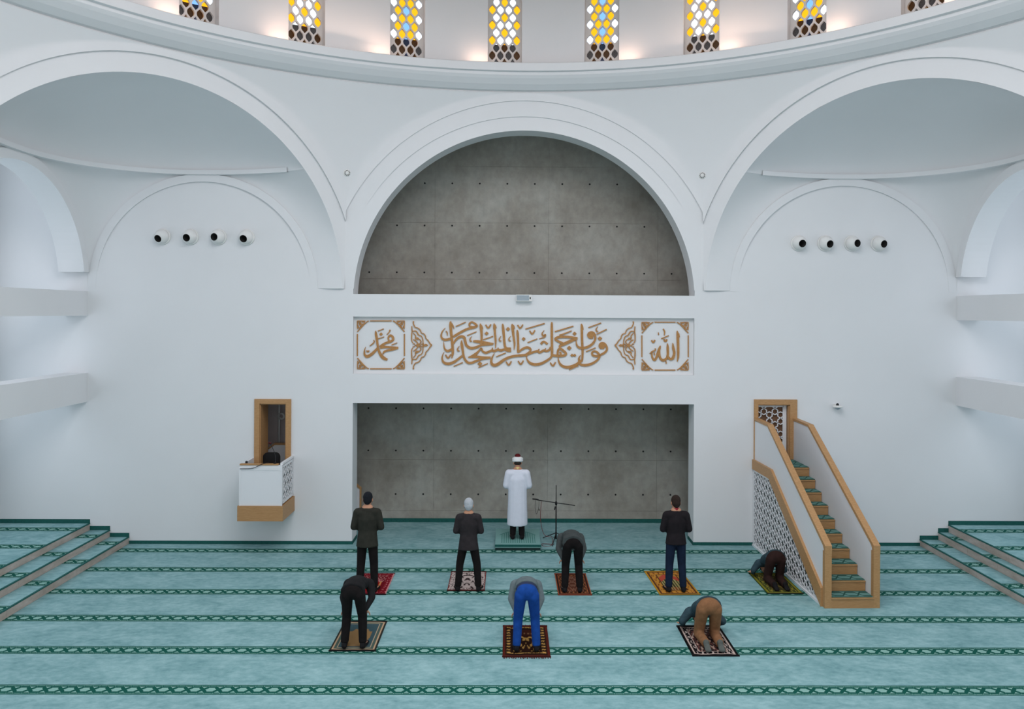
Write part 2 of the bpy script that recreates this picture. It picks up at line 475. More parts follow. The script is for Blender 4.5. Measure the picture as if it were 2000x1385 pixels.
for sg in (-1, 1):
    mb = MB()
    nz = 26
    rows = [plan_at(ZI + (ZR - ZI) * (1 - (1 - i / nz) ** 1.5)) for i in range(nz + 1)]
    zs = [ZI + (ZR - ZI) * (1 - (1 - i / nz) ** 1.5) for i in range(nz + 1)]
    for s_ in range(3):
        mb.grid([[(sg * x, y, z) for x, y in row[s_]] for row, z in zip(rows, zs)])
    ce = struct('ceiling_corner_vault_%d' % (1 if sg < 0 else 2), mb, PLASTER, True, label='white plaster corner vault behind the large arch')
    # springing underside
    a = rows[0][0]
    mb = MB(); vs = [(sg * x, y, ZI) for x, y in a] + [(sg * 3.72, W, ZI)]
    mb.add(vs, [tuple(range(len(vs)))])
    part('vault_springing', mb, PLASTER, ce)
    # cap: from the ring up to the arch edge
    top = plan_at(ZR); ring = top[0] + top[1][1:] + top[2][1:]
    cum = [0]
    for p, q in zip(ring, ring[1:]): cum.append(cum[-1] + sqrt((p[0] - q[0]) ** 2 + (p[1] - q[1]) ** 2))
    f0 = asin((ZR - zA) / rI)
    G = []
    for p, c in zip(ring, cum):
        f = f0 + (pi - 2 * f0) * c / cum[-1]
        t = rI * cos(f); A = Vector((6.364 - 0.7071 * t, CY + 6.364 + 0.7071 * t, zA + rI * sin(f)))
        row = []
        for j in range(17):
            u = j / 16 * pi / 2
            row.append((sg * (p[0] + (A.x - p[0]) * (1 - cos(u))), p[1] + (A.y - p[1]) * (1 - cos(u)), ZR + (A.z - ZR) * sin(u)))
        G.append(row)
    mb = MB(); mb.grid(G); part('vault_cap', mb, PLASTER, ce, True)
    # ring moulding
    mb = MB(); rg = ring[2:-2]
    cxm, cym = 6.364, CY + 6.364
    G = []
    n_ = len(rg)
    for i, (x, y) in enumerate(rg):
        d = Vector((cxm - x, cym - y, 0)).normalized(); e = 0.085 * min(1, 0.3 + min(i, n_ - 1 - i) / 4)
        G.append([(sg * (x - d.x * 0.02), y - d.y * 0.02, ZR + 0.085), (sg * (x + d.x * e), y + d.y * e, ZR + 0.07), (sg * (x + d.x * e), y + d.y * e, ZR - 0.02), (sg * (x - d.x * 0.02), y - d.y * 0.02, ZR - 0.03)])
    for j in range(3): mb.grid([[r_[j], r_[j + 1]] for r_ in G])
    part('ring_moulding', mb, PLASTER, ce, True)
    # flat arch band on the qibla wall in the corner bay
    mb = MB(); n = 60
    def arcp(r, d): return [(sg * (CXW - r * cos(pi * i / n)), W - d * min(1, max(0.08, 2.2 * sin(pi * i / n) - 0.25)), ZW + r * sin(pi * i / n)) for i in range(n + 1)]
    r1, r2 = 2.215, 2.375
    rr = [arcp(r1, 0), arcp(r1, 0.045), arcp(r2, 0.045), arcp(r2, 0)]
    for a_, b_ in ((0, 1), (1, 2), (2, 3)): mb.grid([rr[a_], rr[b_]])
    part('arch_band', mb, PLASTER, wall_back, False)
    # side wall of the bay with its arch to the aisle
    yc = W - 2.38; ri, ro = 2.2, 2.38
    mb = MB()
    ys = [yc - 2.38] + [yc - ri * cos(pi * i / 48) for i in range(49)] + [W]
    G = []
    for y in ys:
        zb = max(5.62, ZW + sqrt(max(0, ri * ri - (y - yc) ** 2)))
        G.append((y, zb))
    for x in (SX, SX + TH): mb.grid([[(sg * x, y, zb), (sg * x, y, 8.7)] for y, zb in G])
    mb.grid([[(sg * SX, y, zb), (sg * (SX + TH), y, zb)] for y, zb in G])
    ws = struct('wall_left' if sg < 0 else 'wall_right', mb, PLASTER, False, label='white plaster side wall with an arch and two beams')
    mb = MB()
    def arcq(r, x): return [(sg * x, yc - r * cos(pi * i / n), max(5.62, ZW + r * sin(pi * i / n))) for i in range(n + 1)]
    rr = [arcq(ri, SX), arcq(ri, SX - 0.03), arcq(ro, SX - 0.03), arcq(ro, SX)]
    for a_, b_ in ((0, 1), (1, 2), (2, 3)): mb.grid([rr[a_], rr[b_]])
    part('arch_band', mb, PLASTER, ws)
    for z0_, z1_ in ((4.725, 5.23), (2.94, 3.54)):
        mb = MB(); mb.box(sg * SX if sg > 0 else -SX - 0.47, sg * SX + 0.47 if sg > 0 else -SX, 3.9, W + 0.02, z0_, z1_)
        part('gallery_beam', mb, PLASTER, ws)
    # pier at the octagon corner and outer aisle wall with its windows
    mb = MB(); mb.box(min(sg * 9.0, sg * 9.5), max(sg * 9.0, sg * 9.5), 11.45, 12.03, 0.4, 8.7); mb.box(min(sg * 9.0, sg * 9.5), max(sg * 9.0, sg * 9.5), 3.5, 4.1, 0.4, 8.7)
    part('pier', mb, PLASTER, ws)
    mb = MB(); x0_, x1_ = sorted((sg * AX, sg * (AX + 0.3)))
    mb.box(x0_, x1_, -1.6, W + 0.5, 0, 1.2); mb.box(x0_, x1_, -1.6, W + 0.5, 8.0, 8.7)
    mb.box(x0_, x1_, 16.45, W + 0.5, 1.2, 8.0); mb.box(x0_, x1_, -1.6, 1.5, 1.2, 8.0)
    wo = struct('wall_outer_left' if sg < 0 else 'wall_outer_right', mb, PLASTER, label='white outer aisle wall')
    wn = bpy.data.objects.new('window_%d' % (31 if sg < 0 else 32), None); COL.objects.link(wn); wn['kind'] = 'structure'; wn['label'] = 'tall aisle window'
    mb = MB(); mb.box(min(sg * (AX + 0.04), sg * (AX + 0.06)), max(sg * (AX + 0.04), sg * (AX + 0.06)), 1.4, 16.5, 1.1, 8.1); part('sky_block_board', mb, WINBOARD, wn)  # added board shutting the sky out of the aisle
    for i in range(6):
        mb = MB(); yy = 1.5 + i * 14.95 / 5; mb.box(sg * AX + 0.02 * sg - 0.02, sg * AX + 0.02 * sg + 0.02, yy - 0.03, yy + 0.03, 1.2, 8.0); part('mullion', mb, BLACK, wn)

# roof over aisles and corners, entrance wall
mb = MB()
mb.box(-AX - 0.3, -3.2, -1.6, W + 0.5, 8.98, 9.1); mb.box(3.2, AX + 0.3, -1.6, W + 0.5, 8.98, 9.1)
roof = MB()
ns = 64
G = [[], []]
inner = [(9.6 * sin(2 * pi * i / ns), CY + 9.6 * cos(2 * pi * i / ns)) for i in range(ns)]
outer_ = []
for x, y in inner:
    s = min((AX + 0.3) / max(1e-6, abs(x)), (W + 0.5 - CY) / max(1e-6, y - CY) if y > CY else 1e9, (CY + 1.6) / max(1e-6, CY - y) if y < CY else 1e9)
    outer_.append((x * s, CY + (y - CY) * s))
roof.grid([[(x, y, 9.42), (X_, Y_, 9.42)] for (x, y), (X_, Y_) in zip(inner, outer_)], closed_u=True)
roof.box(-AX - 0.3, AX + 0.3, W + 0.3, WC + 0.3, 9.42, 9.5)
struct('ceiling', roof, PLASTER, label='flat white roof around the dome')
mb = MB()
mb.box(-AX - 0.3, -8, -1.6, -1.25, 0, 9.4); mb.box(8, AX + 0.3, -1.6, -1.25, 0, 9.4); mb.box(-8, 8, -1.6, -1.25, 0, 0.3); mb.box(-8, 8, -1.6, -1.25, 9.0, 9.4)
struct('wall_front', mb, PLASTER, label='entrance wall with tall glazing')
wn = bpy.data.objects.new('window_33', None); COL.objects.link(wn); wn['kind'] = 'structure'; wn['label'] = 'tall entrance window closed by an added opaque board'
mb = MB(); mb.box(-8.1, 8.1, -1.42, -1.40, 0.2, 9.1); part('sky_block_board', mb, WINBOARD, wn)  # added opaque board blocking sky light from the entrance side

# ------------------------------------------------------------------ cornice, drum, dome
mb = MB()
pr = [(9.06, 9.36), (8.985, 9.375), (8.965, 9.41), (8.985, 9.43), (8.92, 9.45), (8.78, 9.53), (8.67, 9.62), (8.62, 9.675), (8.62, 9.735), (8.555, 9.745), (8.555, 9.90), (8.62, 9.93), (9.05, 9.95)]
for a, b_ in zip(pr, pr[1:]): mb.lathe([a, b_], 192, (0, CY, 0))
cornice = struct('trim_1', mb, PLASTER, True, label='curved white plaster cornice at the foot of the dome')
RD = 8.95
WIN = {k: radians(-2.76 + 12.84 * k) for k in range(-5, 7)}
HW = 0.355; ZW0 = 10.0; ZWS = 11.3
mb = MB()
def dpt(th, z, r=RD): return (r * sin(th), CY + r * cos(th), z)
sect = radians(12.84)
for k in range(28):
    kk = k if k < 14 else k - 28
    th0 = radians(-2.76 + 12.84 * kk) if kk in WIN else radians(-2.76 + 360 / 28 * kk)
    hw = HW / RD
    pl = [-sect / 2 + (sect / 2 - hw) * i / 4 for i in range(5)]; pr_ = [hw + (sect / 2 + 0.001 - hw) * i / 4 for i in range(5)]
    cols = pl + [-hw * cos(pi * i / 12) for i in range(1, 12)] + pr_
    if kk in WIN:
        mb.grid([[dpt(th0 + c, 9.94), dpt(th0 + c, ZW0)] for c in cols])
        for pc in (pl, pr_):
            mb.grid([[dpt(th0 + c, ZW0), dpt(th0 + c, ZWS)] for c in pc])
        tops = []
        for c in cols:
            zb = ZWS + (sqrt(max(0, HW ** 2 - (c * RD) ** 2)) if abs(c) < hw - 1e-6 else 0)
            tops.append([dpt(th0 + c, zb), dpt(th0 + c, 12.4)])
        mb.grid(tops)
        # reveals
        out = [(-hw, ZW0), (-hw, ZWS)] + [(-hw * cos(pi * i / 12), ZWS + HW * sin(pi * i / 12)) for i in range(1, 12)] + [(hw, ZWS), (hw, ZW0)]
        mb.grid([[dpt(th0 + c, z), dpt(th0 + c, z, RD + 0.30)] for c, z in out + [out[0]]])
    else:
        mb.grid([[dpt(th0 - 0.115 + 0.23 * i / 8, 9.94), dpt(th0 - 0.115 + 0.23 * i / 8, 12.4)] for i in range(9)])
drum = struct('wall_drum', mb, PLASTER, True, label='round white drum wall with stained glass windows')
mb = MB(); mb.lathe([(8.95 * cos(t * pi / 2 / 20), 12.4 + 7.5 * sin(t * pi / 2 / 20)) for t in range(21)], 96, (0, CY, 0))
struct('ceiling_dome', mb, PLASTER, True, label='white dome')
mb = MB(); PAR = simple('unlit parapet brown', (0.030, 0.016, 0.010, 1), 0.8, 6, 0.4, coord='World')  # dark tone stands in for the parapet's unlit side
mb.lathe([(9.3, 9.9), (10.7, 9.9), (10.7, 10.97), (10.95, 10.97), (10.95, 9.0)], 128, (0, CY, 0))
struct('wall_parapet', mb, PAR, label='parapet coloured dark for its unlit side outside the stained glass windows')

# stained glass windows: plaster lattice with lozenge panes
DX, DZ = 0.172, 0.160
def loz(cx, cz, s=1.0): 
    a, b_ = 0.066 * s, 0.102 * s
    return [(cx, cz - b_), (cx + a * 0.85, cz - b_ * 0.42), (cx + a, cz - b_ * 0.12), (cx + a, cz + b_ * 0.12), (cx + a * 0.85, cz + b_ * 0.42), (cx, cz + b_),
            (cx - a * 0.85, cz + b_ * 0.42), (cx - a, cz + b_ * 0.12), (cx - a, cz - b_ * 0.12), (cx - a * 0.85, cz - b_ * 0.42)]
LATT = simple('lattice plaster', (0.72, 0.70, 0.68, 1), 0.9)
cells = []
for row in range(0, 9):
    xs = [-1.5, -0.5, 0.5, 1.5] if row % 2 else [-1, 0, 1]
    for j, x in enumerate(xs):
        cells.append((row, j, x * DX, 0.065 + row * DZ))
hole_polys = []; pane_cells = []
for row, j, cx, cz in cells:
    p = [(x, max(z, 0.05)) for x, z in loz(cx, cz)]
    if row == 0: p = [(cx - 0.055, 0.045), (cx + 0.055, 0.045), (cx + 0.058, 0.075), (cx, 0.065 + 0.102), (cx - 0.058, 0.075)]
    if row >= 8 and abs(cx) > 0.2: continue
    hole_polys.append(p); pane_cells.append((row, j, cx, cz))
outer_w = [(-0.36, 0), (0.36, 0), (0.36, 1.30)] + [(0.36 * cos(pi * i / 12), 1.30 + 0.36 * sin(pi * i / 12)) for i in range(1, 12)] + [(-0.36, 1.30)]
latt_me = plate(outer_w, hole_polys, 0.05); latt_me.materials.append(LATT)
pane_me = {}
def pane_mesh(row, mat):
    key = (row == 0, mat.name)
    if key not in pane_me:
        q_ = [(-0.062, -0.03), (0.062, -0.03), (0.066, 0.012), (0, 0.112), (-0.066, 0.012)] if row == 0 else loz(0, 0, 1.08)
        b_ = MB(); b_.prism(q_, 'y', -0.004, 0.004)
        me = bpy.data.meshes.new('pane'); me.from_pydata(b_.v, [], b_.f); me.materials.append(mat); pane_me[key] = me
    return pane_me[key]
wi = 0
for k, th in WIN.items():
    if k < -4 or k > 5: continue
    wi += 1
    wn = bpy.data.objects.new('window_%d' % wi, None); COL.objects.link(wn); wn['kind'] = 'structure'
    wn['label'] = 'stained glass lattice window of the dome drum'
    wn.location = ((RD + 0.2) * sin(th), CY + (RD + 0.2) * cos(th), ZW0); wn.rotation_euler = (0, 0, -th)
    lo = share('lattice', latt_me, wn, (0, 0, 0), (pi / 2, 0, 0))
    typ = k % 2      # 0: yellow edges, white middle; 1: white edges, yellow and blue middle
    for row, j, cx, cz in pane_cells:
        if row % 2: c = (G_AMBER, G_CLEAR, G_CLEAR, G_AMBER)[j] if typ == 0 else (G_CLEAR, G_AMBER, G_AMBER, G_CLEAR)[j]
        else: c = (G_CLEAR, G_AMBER, G_CLEAR)[j] if typ == 0 else (G_AMBER, G_BLUE, G_AMBER)[j]
        share('pane', pane_mesh(row, c), wn, (cx, 0.03, cz))
    # warm lamp on the ledge washing the drum wall
    if -4 <= k <= 5:
        d = bpy.data.lights.new('ledge_lamp', 'AREA'); d.shape = 'RECTANGLE'; d.size = 0.4; d.size_y = 0.1; d.energy = 1.7; d.color = (1.0, 0.63, 0.46)
        o = bpy.data.objects.new('ledge_lamp', d); COL.objects.link(o)
        t2 = th + radians(-3.4 if k <= 0 else 3.4); o.location = ((RD - 0.21) * sin(t2), CY + (RD - 0.21) * cos(t2), 9.985)
        o.rotation_euler = (pi - 0.2, 0, -t2)

# added warm panels on the cornice ledge, put in to tint the drum
for i in range(7):
    t2 = 2 * pi * (i + 0.5) / 7; d = bpy.data.lights.new('drum_warm_fill', 'AREA'); d.shape = 'RECTANGLE'; d.size = 1.8; d.size_y = 0.12; d.energy = 23; d.color = (1.0, 0.66, 0.50)
    o = bpy.data.objects.new('drum_warm_fill', d); COL.objects.link(o); o.location = (8.72 * sin(t2), CY + 8.72 * cos(t2), 9.98)
    nd = Vector((-sin(t2) * 0.8, -cos(t2) * 0.8, 0.6)); o.rotation_euler = nd.to_track_quat('-Z', 'Y').to_euler()

# ------------------------------------------------------------------ concrete wall behind the niche
cw = bpy.data.objects.new('wall_concrete', None); COL.objects.link(cw); cw['kind'] = 'structure'; cw['label'] = 'grey fair-faced concrete wall behind the niche'
xs = [-7.27, -4.65, -2.03, 0.59, 3.11, 5.73, 8.3]; zs = [0, 0.27, 1.44, 2.74, 4.30, 5.60, 6.90, 8.196, 9.45]
for i in range(len(xs) - 1):
    for j in range(len(zs) - 1):
        mb = MB(); off = 0.002 * random.random()
        mb.box(xs[i] + 0.0025, xs[i + 1] - 0.0025, WC + off, WC + 0.1, zs[j] + 0.002, zs[j + 1] - 0.002); part('concrete_panel', mb, CONCRETE, cw)
mb = MB(); mb.box(-8.5, 8.5, WC + 0.012, WC + 0.3, 0, 9.5); part('concrete_core', mb, CONCRETE, cw)
HOLE = simple('formwork tie hole', (0.02, 0.02, 0.02, 1), 0.9)
hm = MB(); hm.lathe([(0.0, -0.004), (0.021, -0.004), (0.021, 0.004)], 10, (0, 0, 0), (0, 1, 0))
hme = bpy.data.meshes.new('tie_hole'); hme.from_pydata([tuple(v) for v in hm.v], [], hm.f); hme.materials.append(HOLE)
for z, lo, hi in ((7.805, 0, 10), (6.831, -1, 11), (5.75, -2, 12), (2.62, -2, 12), (1.647, -2, 12), (0.646, -2, 12)):
    for i in range(lo, hi):
        x = -2.903 + 0.6334 * i
        if abs(x) < 4.1: share('tie_hole', hme, cw, (x, WC - 0.001, z))
# ends of the passage behind the wall
mb = MB()
mb.box(-8.5, -8.3, W + TH, WC, 0, 9.4); mb.box(8.3, 8.5, W + TH, WC, 0, 9.4)
struct('wall_passage', mb, PLASTER, label='end walls of the passage behind the niche')

# ------------------------------------------------------------------ carpet edging along the walls
def edging(name, boxes):
    mb = MB()
    for b_ in boxes: mb.box(*b_)
    struct(name, mb, BASEB, label='dark green carpet edging along the wall foot')
E0 = 0.065
edging('baseboard_back', [(-8.17, -AH, W - 0.012, W, 0, E0), (AH, 4.86, W - 0.012, W, 0, E0), (5.82, 8.30, W - 0.012, W, 0, E0),
    (-AH, -AH + 0.012, W - 0.012, W + TH, 0, E0), (AH - 0.012, AH, W - 0.012, W + TH, 0, E0)])
edging('baseboard_concrete', [(-7.5, 7.5, WC - 0.014, WC, 0, 0.09)])
for nm, st, sg in (('left', STEPL, -1), ('right', STEPR, 1)):
    bx = []
    for k, (xs_, h) in enumerate(st):
        x2 = st[k + 1][0] if k < 2 else sg * AX
        bx.append((min(xs_, x2), max(xs_, x2), W - 0.012, W, h, h + E0 + 0.02))
    edging('baseboard_' + nm, bx)
# ------------------------------------------------------------------ pulpit stair (minbar)
def hankin(c, theta, x0, x1, y0, y1):
    """strap segments of a six-fold star pattern on a honeycomb"""
    segs = []
    def ngon(cx, cy, n, ap, rot):
        b = pi / n; s = ap * math.tan(b) / (cos(theta) + sin(theta) * math.tan(b))
        for i in range(n):
            a = rot + 2 * pi * i / n
            m = Vector((ap * cos(a), ap * sin(a))); t = Vector((-sin(a), cos(a))); nn = Vector((-cos(a), -sin(a)))
            for sg in (1, -1):
                q = m + (nn * sin(theta) + t * (sg * cos(theta))) * s
                segs.append(((cx + m.x, cy + m.y), (cx + q.x, cy + q.y)))
    hy = c * sqrt(3) / 2
    for j in range(int(y0 / hy) - 1, int(y1 / hy) + 2):
        for i in range(int(x0 / c) - 2, int(x1 / c) + 2):
            ngon(i * c + (c / 2 if j % 2 else 0), j * hy, 6, c / 2, 0)
    return segs
def clip(segs, poly):
    """clip segments to a convex polygon (counter-clockwise)"""
    out = []
    n = len(poly)
    area2 = sum(poly[i][0] * poly[(i + 1) % n][1] - poly[(i + 1) % n][0] * poly[i][1] for i in range(n))
    P = poly if area2 > 0 else poly[::-1]
    for a, b in segs:
        t0, t1 = 0.0, 1.0; ok = True
        dx, dy = b[0] - a[0], b[1] - a[1]
        for i in range(n):
            p, q = P[i], P[(i + 1) % n]
            nx, ny = -(q[1] - p[1]), q[0] - p[0]
            den = nx * dx + ny * dy; num = nx * (a[0] - p[0]) + ny * (a[1] - p[1])
            if abs(den) < 1e-9:
                if num < 0: ok = False; break
            else:
                t = -num / den
                if den > 0: t0 = max(t0, t)
                else: t1 = min(t1, t)
        if ok and t1 - t0 > 1e-3:
            out.append(((a[0] + dx * t0, a[1] + dy * t0), (a[0] + dx * t1, a[1] + dy * t1)))
    return out
def straps(poly, c, theta, w, t, place, up, edge=0.03):
    xs = [p[0] for p in poly]; ys = [p[1] for p in poly]
    mb = MB()
    for a, b in clip(hankin(c, theta, min(xs), max(xs), min(ys), max(ys)), poly):
        mb.bar(place(*a), place(*b), w, t, up)
    for a, b in zip(poly, poly[1:] + poly[:1]): mb.bar(place(*a), place(*b), edge, t * 1.1, up)
    return mb

XL, XLI, XRI, XR = 4.865, 5.003, 5.712, 5.81
YF = 13.20
mn = thing('pulpit_stair', 'white and oak pulpit stair with green carpeted steps and a star lattice side', 'pulpit', (5.34, 15.0, 0))
RIS, TRD = 0.18, 0.30
for k in range(10):
    y = YF + TRD * k
    ye = (y + TRD + 0.03) if k < 9 else W
    mb = MB(); mb.box(XLI, XRI, y, min(ye, W), RIS * k, RIS * (k + 1) - 0.012)
    st = part('step', mb, OAKH, mn)
    mb = MB(); mb.box(XLI, XRI, y + 0.015, min(ye, W), RIS * (k + 1) - 0.012, RIS * (k + 1) + 0.004); part('stair_carpet', mb, STAIRCARPET, st)
    mb = MB(); mb.box(XLI, XRI, y - 0.012, y + 0.02, RIS * (k + 1) - 0.03, RIS * (k + 1) - 0.008); part('nosing', mb, OAK, st)
def rail_z(y): return 1.03 + (2.64 - 1.03) * min(1, max(0, (y - YF) / (15.95 - YF)))
def string_top(y): return max(0.0, min(1.80, 0.25 + (y - YF) * 0.626))
def string_bot(y): return max(0.0, min(1.60, (y - 13.27) * 0.632))
for nm, x0, x1, outer in (('left', XL + 0.035, XLI, True), ('right', XRI, XR, False)):
    # parapet panel
    if outer: poly = [(YF + 0.09, string_top(YF + 0.09)), (15.675, 1.80), (W, 1.80), (W, 2.60), (15.95, 2.60), (YF + 0.09, rail_z(YF + 0.09) - 0.03)]
    else: poly = [(YF + 0.09, 0), (W, 0), (W, 2.60), (15.95, 2.60), (YF + 0.09, rail_z(YF + 0.09) - 0.03)]
    mb = MB(); mb.prism(poly, 'x', x0 + 0.008, x1 - 0.008); part('parapet_panel', mb, WHITE, mn)
    # handrail and newel
    mb = MB(); zt = 0.045
    poly = [(YF - 0.004, 1.03), (15.95, 2.64), (W, 2.66), (W, 2.66 - zt), (15.97, 2.64 - zt), (YF + 0.09, rail_z(YF + 0.09) - zt - 0.02), (YF + 0.09, 0), (YF, 0)]
    mb.prism(poly[:6] + [(YF - 0.004, rail_z(YF) - zt - 0.09)], 'x', x0 - 0.006, x1 + 0.006); part('handrail', mb, OAK, mn)
    mb = MB(); mb.box(x0 - 0.005, x1 + 0.005, YF, YF + 0.09, 0, 0.93); part('newel_post', mb, OAK, mn)
# sloping string on the open side, lattice under it
poly = [(13.29, 0.0), (YF + 0.09, 0.0), (YF + 0.09, string_top(YF + 0.09)), (15.675, 1.80), (W, 1.80), (W, 1.60), (15.80, 1.60)]
mb = MB(); mb.prism(poly, 'x', XL - 0.005, XL + 0.06); part('string_board', mb, OAK, mn)
lat = [(13.40, 0.035), (W - 0.03, 0.035), (W - 0.03, 1.58), (15.79, 1.58)]
part('side_lattice', straps(lat, 0.20, radians(60), 0.017, 0.018, lambda y, z: (XL + 0.03, y, z), (1, 0, 0), 0.05), WHITE, mn)
mb = MB(); mb.box(XL + 0.005, XL + 0.055, 13.34, W, 0.0, 0.04); part('plinth', mb, WHITE, mn)
INNER = simple('interior shade grey', (0.10, 0.125, 0.12, 1), 0.9)  # shade behind the lattices, put into the colour of added boards
mb = MB(); mb.prism([(13.5, 0.02), (W - 0.01, 0.02), (W - 0.01, 1.6), (15.85, 1.6)], 'x', XLI - 0.02, XLI - 0.005); part('shade_board', mb, INNER, mn)

mn.location.x -= 0.046; mn.rotation_euler.z = 0.0245      # the stair stands a little askew to the wall
# door frame and lattice door at the head of the stair
dr = thing('pulpit_door', 'oak framed door with white star lattice over brown boarding above the stair', 'door', (5.25, W, 1.8))
mb = MB(); mb.box(4.805, 5.705, W - 0.035, W, MI[3], 3.05); mb.box(4.805, MI[0], W - 0.035, W, 1.8, MI[3]); mb.box(MI[1], 5.705, W - 0.035, W, 1.8, MI[3])
mb.box(MI[1] - 0.02, MI[1], W, W + 0.3, 1.8, MI[3]); mb.box(MI[0], MI[1], W, W + 0.3, MI[3] - 0.02, MI[3])
part('door_frame', mb, OAK, dr)
BROWN = simple('brown boarding', lin(120, 88, 66), 0.7, 5, 0.1, coord='World')
mb = MB(); mb.box(MI[0], MI[1] - 0.02, W + 0.16, W + 0.18, 1.8, MI[3] - 0.02); part('door_board', mb, BROWN, dr)
lat = [(MI[0] + 0.02, 1.82), (MI[1] - 0.09, 1.82), (MI[1] - 0.09, MI[3] - 0.05), (MI[0] + 0.02, MI[3] - 0.05)]
part('door_lattice', straps(lat, 0.235, radians(58), 0.02, 0.02, lambda x, z: (x, W + 0.12, z), (0, 1, 0), 0.03), WHITE, dr)
mb = MB(); mb.box(MI[1] - 0.09, MI[1] - 0.03, W + 0.1, W + 0.14, 1.8, MI[3] - 0.02); part('door_stile', mb, WHITE, dr)

# ------------------------------------------------------------------ preacher's balcony
kx0, kx1, ky = -5.645, -4.75, 15.90
ks = thing('preacher_balcony', 'white boxed balcony with an oak base band and lattice side on the wall', 'pulpit', (-5.2, 16.4, 0.7))
mb = MB(); mb.box(kx0, kx1, ky, W, 0.70, 1.0); part('base_band', mb, OAKH, ks)
mb = MB(); mb.box(kx0 + 0.025, kx1 - 0.025, ky + 0.025, ky + 0.06, 1.0, 1.80); part('front_panel', mb, WHITE, ks)
mb = MB(); mb.box(kx0 + 0.025, kx0 + 0.06, ky + 0.06, W, 1.0, 1.80); part('side_panel', mb, WHITE, ks)
mb = MB()
for b_ in ((kx0 + 0.025, kx0 + 0.06), (kx1 - 0.06, kx1 - 0.025)): mb.box(b_[0], b_[1], ky + 0.018, ky + 0.025, 1.0, 1.76)
mb.box(kx0 + 0.06, kx1 - 0.06, ky + 0.018, ky + 0.025, 1.70, 1.76); part('front_rail', mb, WHITE, ks)
mb = MB(); mb.box(kx0 + 0.04, kx1 - 0.1, ky + 0.01, ky + 0.10, 1.80, 1.825); part('reading_ledge', mb, OAKH, ks)
mb = MB(); mb.box(kx1 - 0.07, kx1 - 0.02, ky + 0.06, W, 1.80, 1.84); part('side_cap', mb, WHITE, ks)
lat = [(ky + 0.1, 1.05), (W - 0.04, 1.05), (W - 0.04, 1.76), (ky + 0.1, 1.76)]
part('side_lattice', straps(lat, 0.20, radians(60), 0.014, 0.02, lambda y, z: (kx1 - 0.035, y, z), (1, 0, 0), 0.05), WHITE, ks)
mb = MB(); mb.box(kx1 - 0.1, kx1 - 0.085, ky + 0.06, W, 1.0, 1.8); part('shade_board', mb, INNER, ks)
mb = MB(); mb.box(kx0 + 0.05, kx1 - 0.1, ky + 0.05, W + 0.5, 0.98, 1.02); part('balcony_floor', mb, GREYWALL, ks)
fr = thing('doorway_frame', 'oak frame around the dark opening behind the preacher balcony', 'door frame', (-5.2, W, 1.8))
mb = MB(); mb.box(-5.587, -4.829, W - 0.035, W, KU[3], 3.015); part('head_board', mb, OAK, fr)
for a, b_ in ((-5.587, KU[0]), (KU[1], -4.829)):
    mb = MB(); mb.box(a, b_, W - 0.035, W, 1.0, KU[3]); part('jamb_board', mb, OAK, fr)
mb = MB(); mb.box(KU[0], KU[0] + 0.02, W, W + TH, 1.0, KU[3]); mb.box(KU[1] - 0.02, KU[1], W, W + TH, 1.0, KU[3]); mb.box(KU[0], KU[1], W, W + TH, KU[3] - 0.02, KU[3])
part('lining', mb, OAK, fr)
mb = MB(); mb.box(-6.2, -3.95, WC - 0.12, WC - 0.07, 0, 3.4); mb.box(-6.3, -6.2, W + TH, WC - 0.2, 0, 3.4)
struct('wall_closet', mb, GREYWALL, label='dim grey wall inside the opening')
# pipe with a round valve and sloping parapet seen in the opening
PP = at_depth(545, 800, 18.2); PV = at_depth(549.5, 813, 18.15)
pp = thing('pipe', 'white vertical pipe with a round valve inside the doorway opening', 'pipe', (PP.x, 18.2, 1.9))
mb = MB(); mb.tube([(PP.x, 18.2, 1.75), (PP.x, 18.2, 3.4)], 0.022); part('pipe_run', mb, WHITEPL, pp, True)
mb = MB(); mb.lathe([(0.045, -0.02), (0.08, -0.02), (0.08, 0.02), (0.045, 0.02), (0.045, -0.02)], 20, PV, (0, 1, 0)); part('valve_ring', mb, WHITEPL, pp, True)
# seat inside the balcony
ch = thing('chair', 'black chair with a rounded backrest in the preacher balcony', 'chair', (-5.285, 16.75, 1.02))
def rbox(x0, x1, z0, z1, r, n=5):
    pts = []
    for cx, cz, a0 in ((x1 - r, z1 - r, 0), (x0 + r, z1 - r, pi / 2), (x0 + r, z0 + r, pi), (x1 - r, z0 + r, 1.5 * pi)):
        for i in range(n + 1): pts.append((cx + r * cos(a0 + i / n * pi / 2), cz + r * sin(a0 + i / n * pi / 2)))
    return pts
mb = MB(); mb.prism(rbox(-5.46, -5.11, 1.45, 1.875, 0.10), 'y', 16.93, 16.99); part('backrest', mb, BLACK, ch)
mb = MB(); mb.box(-5.46, -5.11, 16.55, 16.95, 1.42, 1.48); part('seat', mb, BLACK, ch)
for x in (-5.43, -5.14):
    for y in (16.58, 16.92):
        mb = MB(); mb.tube([(x, y, 1.02), (x, y, 1.43)], 0.014); part('leg', mb, BLACK, ch)
mc = thing('gooseneck_microphone', 'slim black gooseneck microphone on the preacher balcony ledge', 'microphone', (-5.1, 16.05, 1.83))
MH = at_depth(527, 865.5, 16.15); MB_ = at_depth(539, 884, 16.1)
mb = MB(); mb.tube([tuple(p) for p in spline([(MB_.x + 0.02, 16.0, 1.825), (MB_.x, 16.06, 1.95), (MB_.x - 0.05, 16.1, 2.07), tuple(MH)])], 0.006, 6); part('gooseneck', mb, BLACK, mc, True)
mb = MB(); mb.lathe([(0, -0.035), (0.016, -0.03), (0.022, 0), (0.016, 0.03), (0, 0.035)], 12, MH, (-1, 0, 0.2)); part('microphone_head', mb, simple('maroon foam', (0.07, 0.012, 0.015, 1), 0.9), mc, True)
